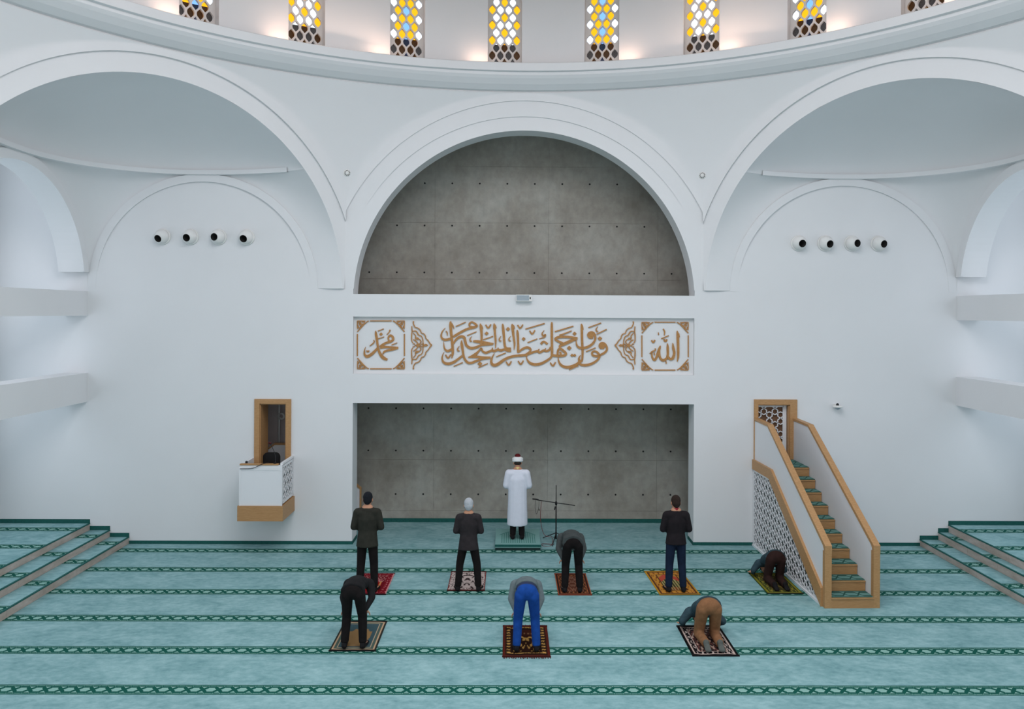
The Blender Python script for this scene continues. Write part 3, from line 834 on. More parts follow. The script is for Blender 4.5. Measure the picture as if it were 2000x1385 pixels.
mb = MB(); mb.lathe([(0, 0), (0.03, 0), (0.03, 0.012), (0, 0.016)], 14, (MB_.x + 0.02, 16.0 - 0.035, 1.825)); part('base', mb, BLACK, mc)
cb = MB(); cb.tube([tuple(p) for p in spline([(-5.06, 16.02, 1.838), (-5.15, 15.905, 1.83), (-5.3, 15.895, 1.76), (-5.42, 15.905, 1.735), (-5.60, 15.91, 1.73)])], 0.006, 6)
o = link_mesh('microphone_cable', cb, RUBBER, None, True); tag(o, 'thin dark cable hanging over the front of the preacher balcony', 'cable')
kn = MB(); kn.lathe([(0, 0), (0.025, 0), (0.025, 0.03), (0.012, 0.04), (0, 0.04)], 12, (-5.50, 16.0, 1.83)); o = link_mesh('volume_knob', kn, BLACK, None); tag(o, 'small dark knob on the preacher balcony ledge', 'knob')
# stair parapet behind the wall, seen past the niche edge
sp = thing('passage_stair', 'white stair parapet with an oak edge behind the niche jamb', 'stair', (-4.1, 17.9, 0))
top_ = [(-3.60, 0.91), (-3.71, 1.0), (-4.75, 1.88), (-5.48, 1.88), (-5.62, 1.78)]
mb = MB(); mb.prism([(-3.60, 0)] + top_ + [(-5.62, 0)], 'y', 17.86, 17.94); part('parapet_panel', mb, WHITE, sp)
mb = MB(); mb.prism([(-3.60, 0), (-3.572, 0), (-3.572, 0.93), (-3.70, 1.04), (-4.74, 1.92), (-5.49, 1.92), (-5.64, 1.80)] + top_[::-1], 'y', 17.85, 17.95); part('edge_trim', mb, OAK, sp)

# ------------------------------------------------------------------ air nozzles
def nozzle(x, z, dx, dz, label):
    t = thing('air_nozzle', label, 'air vent', (x, W, z), 'round air nozzles on the wall')
    mb = MB(); mb.lathe([(0.125, 0), (0.168, 0), (0.168, 0.018), (0.155, 0.03), (0.125, 0.03)], 28, (x, W, z), (0, -1, 0)); part('rim', mb, WHITEPL, t, True)
    ax = Vector((dx, -1, dz)).normalized(); R = 0.145; c = Vector((x, W - 0.055, z))
    h0 = asin(0.076 / R)
    mb = MB(); mb.lathe([(R * sin(h0 + (1.9 - h0) * i / 14), R * cos(h0 + (1.9 - h0) * i / 14)) for i in range(15)], 28, c, ax); part('ball', mb, WHITEPL, t, True)
    mb = MB(); mb.lathe([(0.078, R * cos(h0) + 0.008), (0.070, R * cos(h0) + 0.008), (0.066, -0.02), (0, -0.02)], 24, c, ax); part('throat', mb, DARK, t, True)
for i, (dx, dz) in enumerate(((-.26, -.46), (-.17, -.26), (-.27, -.09), (-.12, -.37))):
    nozzle(-7.509 + 1.738 * i / 3, 6.37, dx, dz, ['leftmost round white air nozzle left of the big niche arch', 'second round white air nozzle from the left side wall', 'round white air nozzle left of the arch facing most squarely forward', 'round white air nozzle left of the arch and nearest to it'][i])
for i, (dx, dz) in enumerate(((.13, -.16), (.28, -.22), (.38, -.06), (.33, -.16))):
    nozzle(5.726 + 1.673 * i / 3, 6.315, dx, dz, ['round white air nozzle right of the arch and nearest to it', 'second round white air nozzle right of the niche arch', 'third round white air nozzle right of the niche arch', 'rightmost round white air nozzle by the right side wall'][i])

# ------------------------------------------------------------------ small devices
mb0 = at_depth(1008, 575.5, W - 0.1); mb1 = at_depth(1038.5, 588.5, W - 0.1)
sb = thing('wall_speaker', 'small white box with a grey grille on the beam above the inscription', 'speaker', (0, W, 5.07))
x0, x1, z0, z1 = mb0.x, mb1.x, mb1.z, mb0.z
mb = MB(); mb.box(x0, x1, W - 0.10, W, z0, z1); part('casing', mb, WHITEPL, sb)
mb = MB()
for i in range(5): mb.box(x0 + 0.012, x1 - 0.055, W - 0.106, W - 0.1, z0 + 0.014 + i * 0.0225, z0 + 0.033 + i * 0.0225)
part('grille', mb, GLASSGREY, sb)
mb = MB(); mb.box(x1 - 0.042, x1 - 0.02, W - 0.106, W - 0.1, z0 + 0.045, z0 + 0.085); part('sensor_eye', mb, BLACK, sb)
for sg in (-1, 1):
    z = 7.70; r = prof(z) - 0.05; th = sg * pi / 8; c = Vector((r * sin(th), CY + r * cos(th), z)); n = Vector((-sin(th), -cos(th), -0.12)).normalized()
    t = thing('ceiling_speaker', 'small round slotted speaker between the arches %s of the niche' % ('left' if sg < 0 else 'right'), 'speaker', tuple(c), 'round speakers between the arches')
    mb = MB(); mb.lathe([(0, 0.03), (0.03, 0.03), (0.06, 0.018), (0.075, 0.0), (0.075, -0.03)], 24, c, n); part('disc', mb, WHITEPL, t, True)
    mb = MB(); e1 = n.orthogonal().normalized(); e2 = n.cross(e1)
    for i in range(10):
        a = 2 * pi * i / 10; d = e1 * cos(a) + e2 * sin(a); mb.bar(c + d * 0.036 + n * 0.027, c + d * 0.058 + n * 0.021, 0.014, 0.006, n)
    part('slot', mb, BLACK, t)
t = thing('dome_camera', 'small white dome camera on the wall right of the pulpit stair', 'camera', (6.52, W, 2.92))
mb = MB(); mb.lathe([(0, 0), (0.09, 0), (0.10, 0.012), (0.10, 0.03), (0.085, 0.04), (0, 0.045)], 24, (6.52, W - 0.11, 2.90)); part('shroud', mb, WHITEPL, t, True)
mb = MB(); mb.box(6.48, 6.56, W - 0.06, W, 2.895, 2.96); part('wall_bracket', mb, WHITEPL, t)
mb = MB(); mb.lathe([(0.03, 0), (0.03, 0.02), (0.018, 0.045), (0, 0.05)], 14, (6.515, W - 0.11, 2.94)); part('sensor_cap', mb, BLACK, t, True)
mb = MB(); mb.lathe([(0.055, 0), (0.045, -0.03), (0, -0.05)], 16, (6.52, W - 0.11, 2.90)); part('lens_dome', mb, GLASSGREY, t, True)

# ------------------------------------------------------------------ gilded inscription in the recessed panel
YP = W + 0.09
RIB = [0]
def ribbon(pts, crop, steps=5, depth=0.020, closed=False):
    ox, oy, sc = crop; RIB[0] += 1; depth = depth + 0.0007 * (RIB[0] % 13)
    P = spline(pts, steps) if len(pts) > 2 else [tuple(a + (b - a) * i / 2 for a, b in zip(pts[0], pts[1])) for i in range(3)]
    L, R = [], []
    n = len(P)
    for i, (x, y, w) in enumerate(P):
        a = P[max(i - 1, 0)]; b = P[min(i + 1, n - 1)]
        dx, dy = b[0] - a[0], b[1] - a[1]; l = sqrt(dx * dx + dy * dy) or 1
        nx, ny = -dy / l * w / 2, dx / l * w / 2
        L.append((x + nx, y + ny)); R.append((x - nx, y - ny))
    tw = lambda p, yy: at_depth(ox + p[0] / sc, oy + p[1] / sc, YP) + Vector((0, yy, 0))
    mb = MB(); f = -depth
    G = [[tw(l, 0), tw(l, f), tw(r, f), tw(r, 0)] for l, r in zip(L, R)]
    mb.grid(G)
    k = len(mb.v) - 4
    mb.f += [(0, 1, 2, 3), (k, k + 3, k + 2, k + 1)]
    return mb
def S(pts, w=None):
    return [(p[0], p[1], p[2] if len(p) > 2 else w) for p in pts]
def dotm(x, y, r, crop):
    ox, oy, sc = crop; mb = MB(); n = 4
    pts = [(x + r, y), (x + r * .25, y + r * .8), (x, y + r), (x - r * .75, y + r * .35), (x - r, y), (x - r * .25, y - r * .8), (x, y - r), (x + r * .75, y - r * .35)]
    vs = [at_depth(ox + a / sc, oy + b / sc, YP) for a, b in pts]
    m = len(vs); mb.add(vs + [v + Vector((0, -0.022, 0)) for v in vs], [tuple(range(m)), tuple(range(2 * m - 1, m - 1, -1))] + [(i, i + m, (i + 1) % m + m, (i + 1) % m) for i in range(m)])
    return mb
def vee(x, y, s=55): return [(x - s, y - s * .5, 26), (x, y + s * .75, 34), (x + s, y - s * .65, 26)]
def hook(x, y, s=1): return [(x + 25 * s, y - 60 * s, 8), (x - 12 * s, y, 24), (x + 2 * s, y + 42 * s, 30), (x + 30 * s, y + 38 * s, 16)]
CA, CB, CC, CD = (690, 610, 10.653), (850, 610, 10.655), (1010, 610, 10.526), (1190, 610, 10.653)
c0 = at_depth(1023, 680, YP)
ins = thing('calligraphy_inscription', 'long gilded Arabic calligraphy line in the middle of the white panel', 'inscription', (0, YP, 4.1))
SB = [
 [(320, 190, 30), (322, 260, 62), (330, 400, 56), (345, 540, 54), (360, 700, 54), (366, 850, 50), (345, 955, 20)], [(345, 235, 30), (372, 290, 30), (393, 345, 14)],
 [(722, 300, 36), (712, 245, 40), (760, 205, 36), (825, 235, 40), (868, 280, 44), (825, 312, 50), (740, 330, 50), (660, 352, 50), (560, 400, 50), (450, 462, 50), (378, 510, 44)],
 [(735, 295, 30), (775, 300, 30), (830, 300, 36)],
 [(350, 540, 46), (230, 572, 52), (152, 552, 44), (126, 485, 34), (150, 400, 24), (212, 325, 10)],
 [(350, 760, 44), (270, 806, 50), (206, 772, 36), (182, 690, 22), (178, 605, 8)],
 [(385, 650, 34), (440, 562, 46), (530, 505, 54), (600, 522, 56), (625, 600, 52), (655, 690, 52), (740, 745, 56), (850, 730, 52), (960, 684, 44), (1100, 672, 42), (1200, 664, 36)],
 [(790, 605, 36), (840, 605, 54), (950, 618, 60), (1100, 642, 46), (1215, 652, 26)],
 [(938, 235, 20), (950, 300, 54), (965, 440, 50), (966, 570, 44), (955, 690, 40)], [(960, 270, 26), (980, 310, 24), (994, 350, 12)],
 [(1225, 232, 20), (1232, 300, 50), (1245, 450, 44), (1258, 600, 40), (1255, 745, 12)], [(1245, 262, 22), (1262, 295, 20), (1275, 328, 12)],
 [(1402, 238, 24), (1412, 320, 54), (1430, 500, 50), (1442, 650, 50), (1465, 735, 52), (1540, 782, 74)],
 [(1600, 240, 20), (1610, 310, 58), (1630, 500, 48), (1650, 650, 40), (1640, 780, 12)], [(1625, 270, 26), (1642, 300, 22), (1652, 338, 12)],
 [(1705, 365, 20), (1715, 440, 52), (1726, 620, 46), (1726, 760, 52), (1725, 840, 46)],
 [(1578, 778, 90), (1520, 780, 96), (1440, 772, 50), (1370, 792, 54), (1300, 782, 50), (1230, 805, 54), (1170, 798, 48), (1060, 842, 48), (990, 812, 40), (958, 752, 40), (900, 815, 40), (830, 880, 62), (760, 915, 44), (690, 935, 20)],
 [(1192, 735, 20), (1186, 800, 46)], [(1312, 735, 20), (1300, 790, 40)],
 [(690, 935, 24), (850, 925, 54), (1000, 945, 56), (1155, 938, 36)],
 [(1150, 948, 30), (1000, 968, 40), (860, 1010, 46), (760, 1052, 50), (680, 1046, 50), (620, 980, 46), (590, 900, 46), (572, 780, 50), (552, 660, 54), (550, 580, 10)],
 [(560, 905, 40), (470, 980, 48), (380, 1040, 54), (270, 1072, 58), (180, 1042, 48), (146, 962, 34), (160, 880, 20), (186, 828, 8)],
 [(1232, 850, 10), (1182, 950, 38), (1166, 1040, 52), (1212, 1098, 62), (1300, 1082, 62), (1430, 990, 56), (1560, 930, 50), (1720, 902, 50), (1920, 890, 50)],
 [(225, 390, 20), (252, 430, 24), (254, 488, 12)],
 [(430, 295, 22), (635, 205, 22)], [(665, 485, 22), (860, 405, 22)], [(1000, 570, 24), (1205, 500, 24)], [(385, 1125, 22), (575, 1045, 22)], [(900, 1150, 22), (1095, 1065, 22)], [(1270, 925, 22), (1470, 845, 22)],
 vee(270, 910), vee(1105, 285), vee(1770, 290), vee(1530, 1055), vee(1780, 1040),
 hook(735, 560), hook(478, 760), hook(1345, 555), hook(1545, 555)]
for s_ in SB: part('letter_stroke', ribbon(s_, CB), GOLD, ins)
for x, y, r in ((1070, 440, 42), (1515, 350, 44), (1840, 555, 40), (930, 1070, 50)): part('letter_dot', dotm(x, y, r, CB), GOLD, ins)
SCs = [
 [(0, 892, 50), (120, 888, 50), (250, 850, 50), (350, 815, 46), (420, 800, 50), (465, 828, 46), (540, 785, 46), (600, 798, 46), (660, 772, 44), (678, 705, 14)],
 [(455, 750, 14), (425, 810, 46)], [(590, 735, 14), (560, 795, 46)],
 [(20, 830, 30), (110, 755, 44), (205, 722, 50), (270, 750, 44), (268, 800, 36), (200, 855, 40)],
 [(712, 200, 20), (712, 280, 48), (714, 600, 50), (716, 850, 50), (690, 930, 44), (600, 1000, 50), (480, 1058, 54), (360, 1074, 58), (262, 1040, 50), (206, 970, 30), (190, 895, 12)],
 [(725, 885, 50), (850, 898, 50), (965, 888, 52), (1005, 850, 44), (960, 800, 50), (885, 748, 48), (840, 785, 42), (832, 870, 42)], [(905, 890, 36), (885, 810, 40)],
 [(880, 745, 40), (882, 690, 50), (950, 660, 60), (1100, 590, 62), (1235, 535, 44)],
 [(1240, 532, 40), (1050, 508, 50), (880, 508, 52), (795, 532, 46), (795, 570, 40), (865, 605, 46), (955, 650, 52)],
 [(868, 475, 30), (1000, 430, 28), (1118, 382, 20)],
 [(1560, 520, 40), (1490, 515, 50), (1458, 470, 44), (1490, 425, 54), (1555, 420, 54), (1600, 480, 46), (1602, 560, 40), (1550, 645, 46), (1450, 712, 50), (1340, 736, 50), (1252, 712, 44), (1216, 640, 28), (1212, 560, 10)], [(1480, 470, 70), (1570, 470, 60)],
 [(1320, 235, 20), (1328, 310, 48), (1335, 600, 50), (1344, 800, 46), (1338, 985, 40)], [(1338, 268, 24), (1350, 310, 22), (1360, 358, 12)],
 [(1790, 735, 40), (1720, 730, 46), (1692, 690, 40), (1722, 642, 50), (1790, 645, 50), (1838, 712, 46), (1840, 780, 42), (1780, 842, 46), (1690, 885, 40), (1620, 902, 46), (1548, 878, 44), (1545, 822, 40), (1602, 802, 40), (1665, 842, 46), (1690, 912, 46), (1640, 990, 44), (1530, 1058, 50), (1420, 1086, 54), (1322, 1080, 50), (1268, 1040, 44)], [(1715, 690, 70), (1805, 695, 60)],
 [(1302, 880, 10), (1268, 950, 38), (1282, 1010, 62), (1250, 1050, 54), (1150, 1102, 54), (1020, 1130, 58), (912, 1092, 50), (856, 1010, 34), (842, 915, 10)], [(1340, 985, 40), (1285, 1025, 50)],
 [(170, 345, 26), (565, 230, 26)], [(215, 625, 22), (415, 545, 22)], [(775, 400, 26), (1155, 285, 26)], [(1465, 315, 22), (1725, 220, 22)], [(1635, 450, 22), (1840, 350, 22)], [(1415, 810, 20), (1610, 730, 20)], [(1065, 1180, 22), (1260, 1095, 22)],
 vee(310, 405), vee(735, 1060), hook(1635, 350),
 [(555, 372, 10), (512, 438, 28), (540, 485, 40), (580, 462, 34), (560, 512, 28), (450, 545, 12)], [(488, 655, 50), (545, 602, 40), (625, 655, 44)]]
for s_ in SCs: part('letter_stroke', ribbon(s_, CC), GOLD, ins)
for x, y, r in ((1180, 440, 42), (1070, 735, 48), (1700, 540, 46), (1128, 885, 34), (1182, 885, 34)): part('letter_dot', dotm(x, y, r, CC), GOLD, ins)

def frame_panel(name, label, crop, x0, x1, y0, y1, strokes, dots):
    t = thing(name, label, 'calligraphy', tuple(at_depth(crop[0] + (x0 + x1) / 2 / crop[2], crop[1] + (y0 + y1) / 2 / crop[2], YP)))
    for a, b in (((x0 + 265, y0), (x1 - 265, y0)), ((x0 + 265, y1), (x1 - 265, y1)), ((x0, y0 + 270), (x0, y1 - 270)), ((x1, y0 + 270), (x1, y1 - 270))):
        part('frame_bar', ribbon([(*a, 22), (*b, 22)], crop), GOLD, t)
    for cx, cy, sx, sy in ((x0, y0, 1, 1), (x1, y0, -1, 1), (x0, y1, 1, -1), (x1, y1, -1, -1)):
        q = lambda pts: [(cx + sx * a, cy + sy * b, w) for a, b, w in pts]
        mb = MB()
        for st in ([(235, 0, 22), (190, 25, 20), (120, 90, 22), (85, 130, 22), (40, 180, 20), (0, 225, 22)], [(0, 0, 18), (80, 0, 18), (165, 5, 18)], [(0, 0, 18), (0, 80, 18), (5, 165, 18)],
                   [(20, 30, 14), (60, 25, 18), (80, 60, 16), (50, 80, 18), (30, 60, 14)], [(95, 20, 14), (140, 25, 18), (135, 60, 14), (100, 60, 16)], [(20, 95, 14), (25, 140, 18), (60, 135, 14), (60, 100, 16)],
                   [(20, 25, 12), (100, 95, 18)], [(75, 110, 14), (110, 75, 16)]):
            m2 = ribbon(q(st), crop, 4); o_ = len(mb.v); mb.v += m2.v; mb.f += [tuple(i + o_ for i in f) for f in m2.f]
        part('corner_ornament', mb, GOLD, t)
    for s_ in strokes: part('letter_stroke', ribbon(s_, crop), GOLD, t)
    for x, y, r in dots: part('letter_dot', dotm(x, y, r, crop), GOLD, t)
frame_panel('framed_calligraphy', 'gilded calligraphy name in a square frame at the left end of the panel', CA, 88, 1066, 180, 1176, [
 [(467, 385, 16), (475, 460, 50), (495, 580, 48), (515, 720, 44), (545, 830, 52), (600, 920, 64), (660, 968, 64), (712, 985, 40)],
 [(745, 600, 34), (730, 545, 34), (748, 495, 40), (790, 485, 44), (830, 530, 46), (825, 580, 46), (760, 615, 50), (690, 635, 46), (620, 672, 50), (562, 720, 56)],
 [(560, 725, 70), (680, 722, 48), (800, 730, 44), (938, 735, 34)], [(935, 742, 40), (800, 780, 46), (690, 800, 44), (640, 830, 40), (615, 872, 16)],
 [(505, 745, 40), (430, 830, 56), (350, 895, 60), (285, 918, 60), (238, 880, 40), (235, 800, 24), (258, 722, 8)],
 [(515, 390, 20), (635, 345, 20)], [(520, 550, 18), (645, 510, 18)], [(700, 465, 14), (755, 405, 22), (765, 362, 26)], [(800, 680, 20), (912, 635, 18)], [(345, 700, 18), (400, 660, 24), (438, 615, 22), (428, 575, 14)], [(280, 795, 22), (305, 820, 30), (332, 795, 20)]], [(580, 456, 36)])
frame_panel('framed_calligraphy', 'gilded calligraphy name in a square frame at the right end of the panel', CD, 676, 1640, 208, 1202, [
 [(1410, 385, 14), (1420, 470, 50), (1428, 700, 50), (1430, 900, 44), (1412, 1025, 16)], [(1440, 440, 26), (1458, 520, 14)],
 [(1318, 640, 14), (1328, 740, 50), (1348, 850, 50), (1320, 950, 54), (1270, 975, 50), (1222, 930, 46), (1205, 870, 30)],
 [(1208, 645, 14), (1213, 730, 48), (1216, 880, 50), (1190, 960, 50), (1120, 1000, 56), (1062, 960, 50), (1040, 880, 44), (1040, 790, 36)],
 [(1062, 695, 20), (1040, 760, 50), (1005, 860, 50), (980, 940, 46), (938, 995, 48), (900, 955, 40), (882, 880, 34), (895, 818, 26), (940, 795, 24)],
 [(1118, 345, 24), (1148, 400, 28), (1142, 482, 14)], [(1080, 552, 24), (1235, 485, 20)], [(1138, 555, 30), (1150, 600, 36), (1180, 600, 36), (1195, 560, 30)], [(1018, 420, 14), (1024, 470, 26)],
 vee(912, 600, 36), [(838, 862, 12), (890, 815, 24), (950, 800, 20), (955, 750, 26)], [(932, 835, 14), (937, 888, 26)], [(1178, 1015, 14), (1182, 1068, 26)]], [])
def medallion(label, crop, fx, yc):
    t = thing('half_medallion', label, 'ornament', tuple(at_depth(crop[0] + fx(1420) / crop[2], crop[1] + yc / crop[2], YP)), 'gilded half medallions')
    half = [[(1255, -498, 30), (1252, -450, 22), (1290, -375, 20), (1340, -360, 20), (1395, -315, 20), (1420, -255, 20), (1470, -235, 20), (1502, -190, 20), (1512, -145, 20), (1560, -95, 20), (1595, -40, 22), (1632, 0, 28)],
            [(1218, -395, 20), (1226, -300, 22)], [(1226, -300, 20), (1216, -200, 24), (1218, -90, 20), (1245, -50, 16)],
            [(1235, -290, 18), (1310, -290, 24), (1360, -215, 24), (1420, -185, 20), (1450, -110, 20), (1455, -45, 18), (1480, 0, 18)],
            [(1250, -255, 14), (1300, -195, 22), (1285, -150, 16)], [(1290, -140, 30), (1335, -140, 50), (1365, -120, 24)], [(1250, -120, 16), (1300, -90, 24), (1345, -40, 18)], [(1375, -130, 14), (1412, -75, 22), (1380, -30, 16)], [(1240, -20, 14), (1265, -35, 16), (1290, 0, 14)], [(1410, -10, 14), (1432, -30, 16), (1460, 0, 14)]]
    for s_ in half:
        for sg in (1, -1):
            part('scroll_stroke', ribbon([(fx(x), yc + sg * y, w) for x, y, w in s_], crop, 4), GOLD, t)
    part('petal', ribbon([(fx(1300), yc, 14), (fx(1350), yc, 76), (fx(1405), yc, 14)], crop, 4), GOLD, t)
    part('petal', ribbon([(fx(1470), yc, 14), (fx(1512), yc, 56), (fx(1555), yc, 12)], crop, 4), GOLD, t)
medallion('gilded scroll half medallion pointing right beside the left framed name', CA, lambda x: x, 685)
medallion('gilded scroll half medallion pointing left beside the right framed name', CD, lambda x: 1750 - x, 690)

# ------------------------------------------------------------------ imam's podium, microphone stand
pd = thing('prayer_podium', 'low teal carpeted platform with an arch pattern in front of the niche', 'platform', (-0.11, 16.95, 0))
PODM, nt_, b_ = new_mat('podium carpet'); b_.inputs['Roughness'].default_value = 0.97
g_ = nt_.nodes.new('ShaderNodeNewGeometry'); s_ = nt_.nodes.new('ShaderNodeSeparateXYZ'); nt_.links.new(g_.outputs['Position'], s_.inputs[0])
Xn, Yn = E(nt_, s_.outputs[0]) + 0.11, E(nt_, s_.outputs[1]) - 16.95
archy = (Xn * Xn * -2.2) + 0.42
ins_ = Yn.lt(0.45) * Yn.gt(-0.48) * (Yn - archy).lt(0.0) * Xn.abs().lt(0.36)
stripes = (Xn * 22.0).fract().gt(0.55) * ins_
outl = (Yn - archy).abs().lt(0.025) * Xn.abs().lt(0.38)
colr = mix(nt_, stripes.max(outl), (0.20, 0.40, 0.38, 1), (0.07, 0.24, 0.21, 1))
nt_.links.new(colr, b_.inputs['Base Color'])
mb = MB(); mb.box(-0.575, 0.355, 16.37, 17.55, 0.055, 0.125); part('carpet_top', mb, PODM, pd)
mb = MB(); mb.box(-0.57, 0.35, 16.375, 17.545, 0.0, 0.055); part('base', mb, simple('dark podium base', (0.012, 0.03, 0.03, 1), 0.8), pd)
mb = MB(); mb.box(-0.58, 0.36, 16.363, 16.37, 0.075, 0.118); part('front_binding', mb, BASEB, pd)

MX, MY = 0.70, 17.0
ms = thing('microphone_stand', 'black tripod microphone stand with a boom arm beside the podium', 'microphone stand', (MX, MY, 0))
top = at_depth(1088, 948, MY); kn_ = at_depth(1088, 983, MY); bl = at_depth(1048, 976.5, MY); br = at_depth(1123, 987.5, MY)
mb = MB(); mb.tube([(MX, MY, 0.14), (MX, MY, 0.75)], 0.014, 10); mb.tube([(MX, MY, 0.75), (MX, MY, top.z)], 0.009, 10); part('pole', mb, BLACK, ms, True)
mb = MB(); mb.tube([bl, br], 0.009, 8); part('boom_arm', mb, BLACK, ms, True)
mb = MB(); mb.lathe([(0, -0.04), (0.02, -0.04), (0.028, 0), (0.02, 0.035), (0, 0.04)], 12, (MX, MY, kn_.z)); mb.tube([(MX - 0.02, MY - 0.03, kn_.z - 0.06), (MX - 0.035, MY - 0.04, kn_.z - 0.13)], 0.012, 8); part('clutch', mb, BLACK, ms, True)
for a in (255, 15, 135):
    d = Vector((cos(radians(a)), sin(radians(a)), 0)); e_ = Vector((MX, MY, 0.012)) + d * 0.37
    mb = MB(); mb.tube([(MX, MY, 0.19), e_], 0.009, 8); lg = part('leg', mb, BLACK, ms, True)
    mb = MB(); mb.tube([Vector((MX, MY, 0.07)), (Vector((MX, MY, 0.19)) + e_) / 2], 0.005, 6); part('strut', mb, BLACK, lg, True)
mb = MB(); mb.tube([(MX, MY, 0.06), (MX, MY, 0.2)], 0.02, 10); part('leg_hub', mb, BLACK, ms, True)
mb = MB(); mb.tube([bl + Vector((-0.09, 0, 0.02)), bl + Vector((0.0, 0, 0.012)), bl + Vector((0.05, 0, -0.004))], [0.012, 0.016, 0.012], 10); part('microphone', mb, BLACK, ms, True)
cb = MB(); cb.tube([tuple(p) for p in spline([tuple(bl + Vector((0.10, 0.0, -0.03))), tuple(bl + Vector((0.085, -0.02, -0.4))), tuple(bl + Vector((0.16, -0.03, -0.72))), (MX - 0.08, MY - 0.06, 0.10), (MX - 0.12, MY - 0.3, 0.008), (MX - 0.28, MY - 0.33, 0.008), (MX - 0.30, MY - 0.18, 0.008), (MX - 0.16, MY - 0.2, 0.01), (MX - 0.05, MY - 0.22, 0.01)], 8)], 0.0055, 6)
tag(link_mesh('microphone_cable', cb, REDCABLE, None, True), 'thin red cable hanging from the microphone boom to the carpet', 'cable')
cb = MB()
cb.tube([tuple(p) for p in spline([tuple(bl + Vector((-0.02, 0, 0))), tuple(bl + Vector((-0.03, 0, -0.16))), tuple(bl + Vector((0.0, 0, -0.30))), tuple(bl + Vector((0.045, 0, -0.15))), tuple(bl + Vector((0.05, 0, -0.02)))], 8)], 0.0035, 5)
cb.tube([tuple(bl + Vector((0.052, 0, -0.19))), tuple(bl + Vector((0.055, 0, -0.23)))], 0.009, 6)
tag(link_mesh('lapel_microphone', cb, RUBBER, None, True), 'small clip microphone dangling on a thin black wire from the boom', 'microphone')
# ------------------------------------------------------------------ prayer rugs
ATTR, nt_, b_ = new_mat('woven rug'); b_.inputs['Roughness'].default_value = 0.95; b_.inputs['Specular IOR Level'].default_value = 0.1
_a = nt_.nodes.new('ShaderNodeAttribute'); _a.attribute_name = 'weave'; nt_.links.new(_a.outputs['Color'], b_.inputs['Base Color'])
_n = noise(nt_, 300, 2); bump(nt_, b_, _n.outputs['Fac'], 0.3, 0.004)
def mixc(a, b, t): return tuple(x + (y - x) * t for x, y in zip(a, b))
def L3(r, g, b): return lin(r, g, b)[:3]
def orn(u, v, k, s):
    """repeating symmetric ornament value"""
    return sin(k * u) * cos(k * 1.3 * v) + 0.6 * cos(2.1 * k * u + s) * sin(1.7 * k * v) + 0.5 * cos(k * 0.7 * (u * u + v * v) * 3 + s)
def rug(name, label, x0, x1, y0, y1, fn, edge, rot=0.0, wob=0.0, fringe=None):
    cx, cy = (x0 + x1) / 2, (y0 + y1) / 2; w, h = x1 - x0, y1 - y0
    t = thing(name, label, 'prayer rug', (cx, cy, 0.0), 'prayer rugs on the carpet', rot)
    nx, ny = 64, 96
    vs, fs = [], []
    for j in range(ny + 1):
        for i in range(nx + 1):
            u, v = i / nx, j / ny
            dz = 0.012 + wob * (sin(9 * u + 2) * sin(7 * v + 1) + 0.6 * sin(17 * u)) * (1 if v < 0.1 or v > 0.9 else 0.4)
            vs.append((-w / 2 + w * u, -h / 2 + h * v + wob * 0.6 * sin(14 * u + (3 if v < .5 else 0)) * (abs(v - .5) * 2) ** 6, max(0.008, dz)))
    for j in range(ny):
        for i in range(nx): a = j * (nx + 1) + i; fs.append((a, a + 1, a + nx + 2, a + nx + 1))
    # hem down to the floor
    ring = [i for i in range(nx + 1)] + [j * (nx + 1) + nx for j in range(1, ny + 1)] + [ny * (nx + 1) + i for i in range(nx - 1, -1, -1)] + [j * (nx + 1) for j in range(ny - 1, 0, -1)]
    base = len(vs)
    for k in ring: vs.append((vs[k][0], vs[k][1], 0.001))
    m = len(ring)
    for k in range(m): fs.append((ring[k], base + k, base + (k + 1) % m, ring[(k + 1) % m]))
    me = bpy.data.meshes.new('pile'); me.from_pydata(vs, [], fs)
    ca = me.color_attributes.new('weave', 'FLOAT_COLOR', 'POINT')
    cols = []
    for j in range(ny + 1):
        for i in range(nx + 1):
            c = fn(i / nx * 2 - 1, j / ny); cols += [c[0], c[1], c[2], 1]
    for k in ring: cols += [edge[0], edge[1], edge[2], 1]
    ca.data.foreach_set('color', cols)
    me.materials.append(ATTR); me.shade_smooth()
    o = bpy.data.objects.new('pile', me); COL.objects.link(o); o.parent = t
    fm = simple(name + ' edge', (*edge, 1), 0.95)
    for sy in (-1, 1):
        mb = MB(); mb.box(-w / 2 - 0.005, w / 2 + 0.005, sy * h / 2 - 0.012, sy * h / 2 + 0.012, 0.001, 0.019)
        if fringe:
            for k in range(26):
                x = -w / 2 + w * (k + 0.5) / 26; mb.bar((x, sy * h / 2, 0.006), (x + 0.012 * sin(k * 5.1), sy * (h / 2 + 0.05 + 0.01 * sin(k * 3)), 0.004), 0.012, 0.005)
        o2 = bpy.data.meshes.new('end_binding'); o2.from_pydata([tuple(v) for v in mb.v], [], mb.f); o2.materials.append(fm)
        ob = bpy.data.objects.new('end_binding', o2); COL.objects.link(ob); ob.parent = t
    return t
def r_red(u, v):
    d = min(1 - abs(u), (v if v < .5 else 1 - v) * 3.0)
    if d < 0.05: return L3(205, 150, 150)
    if d < 0.34: return L3(190, 120, 120) if abs(orn(u, v, 22, 1)) > 1.05 else L3(120, 18, 32)
    if abs(u) < 0.52 and 0.14 < v < 0.82 - 0.35 * abs(u):
        if 0.40 < abs(u) < 0.47 and v < 0.6: return L3(196, 140, 84)
        if v > 0.52 - 0.2 * abs(u) + 0.1 and abs(u) > .2 and orn(u, v, 40, 2) > 0.2: return L3(190, 160, 160)
        return L3(150, 8, 14)
    return L3(170, 110, 110) if v > .6 and orn(u, v, 34, 0) > .3 else L3(104, 12, 24)
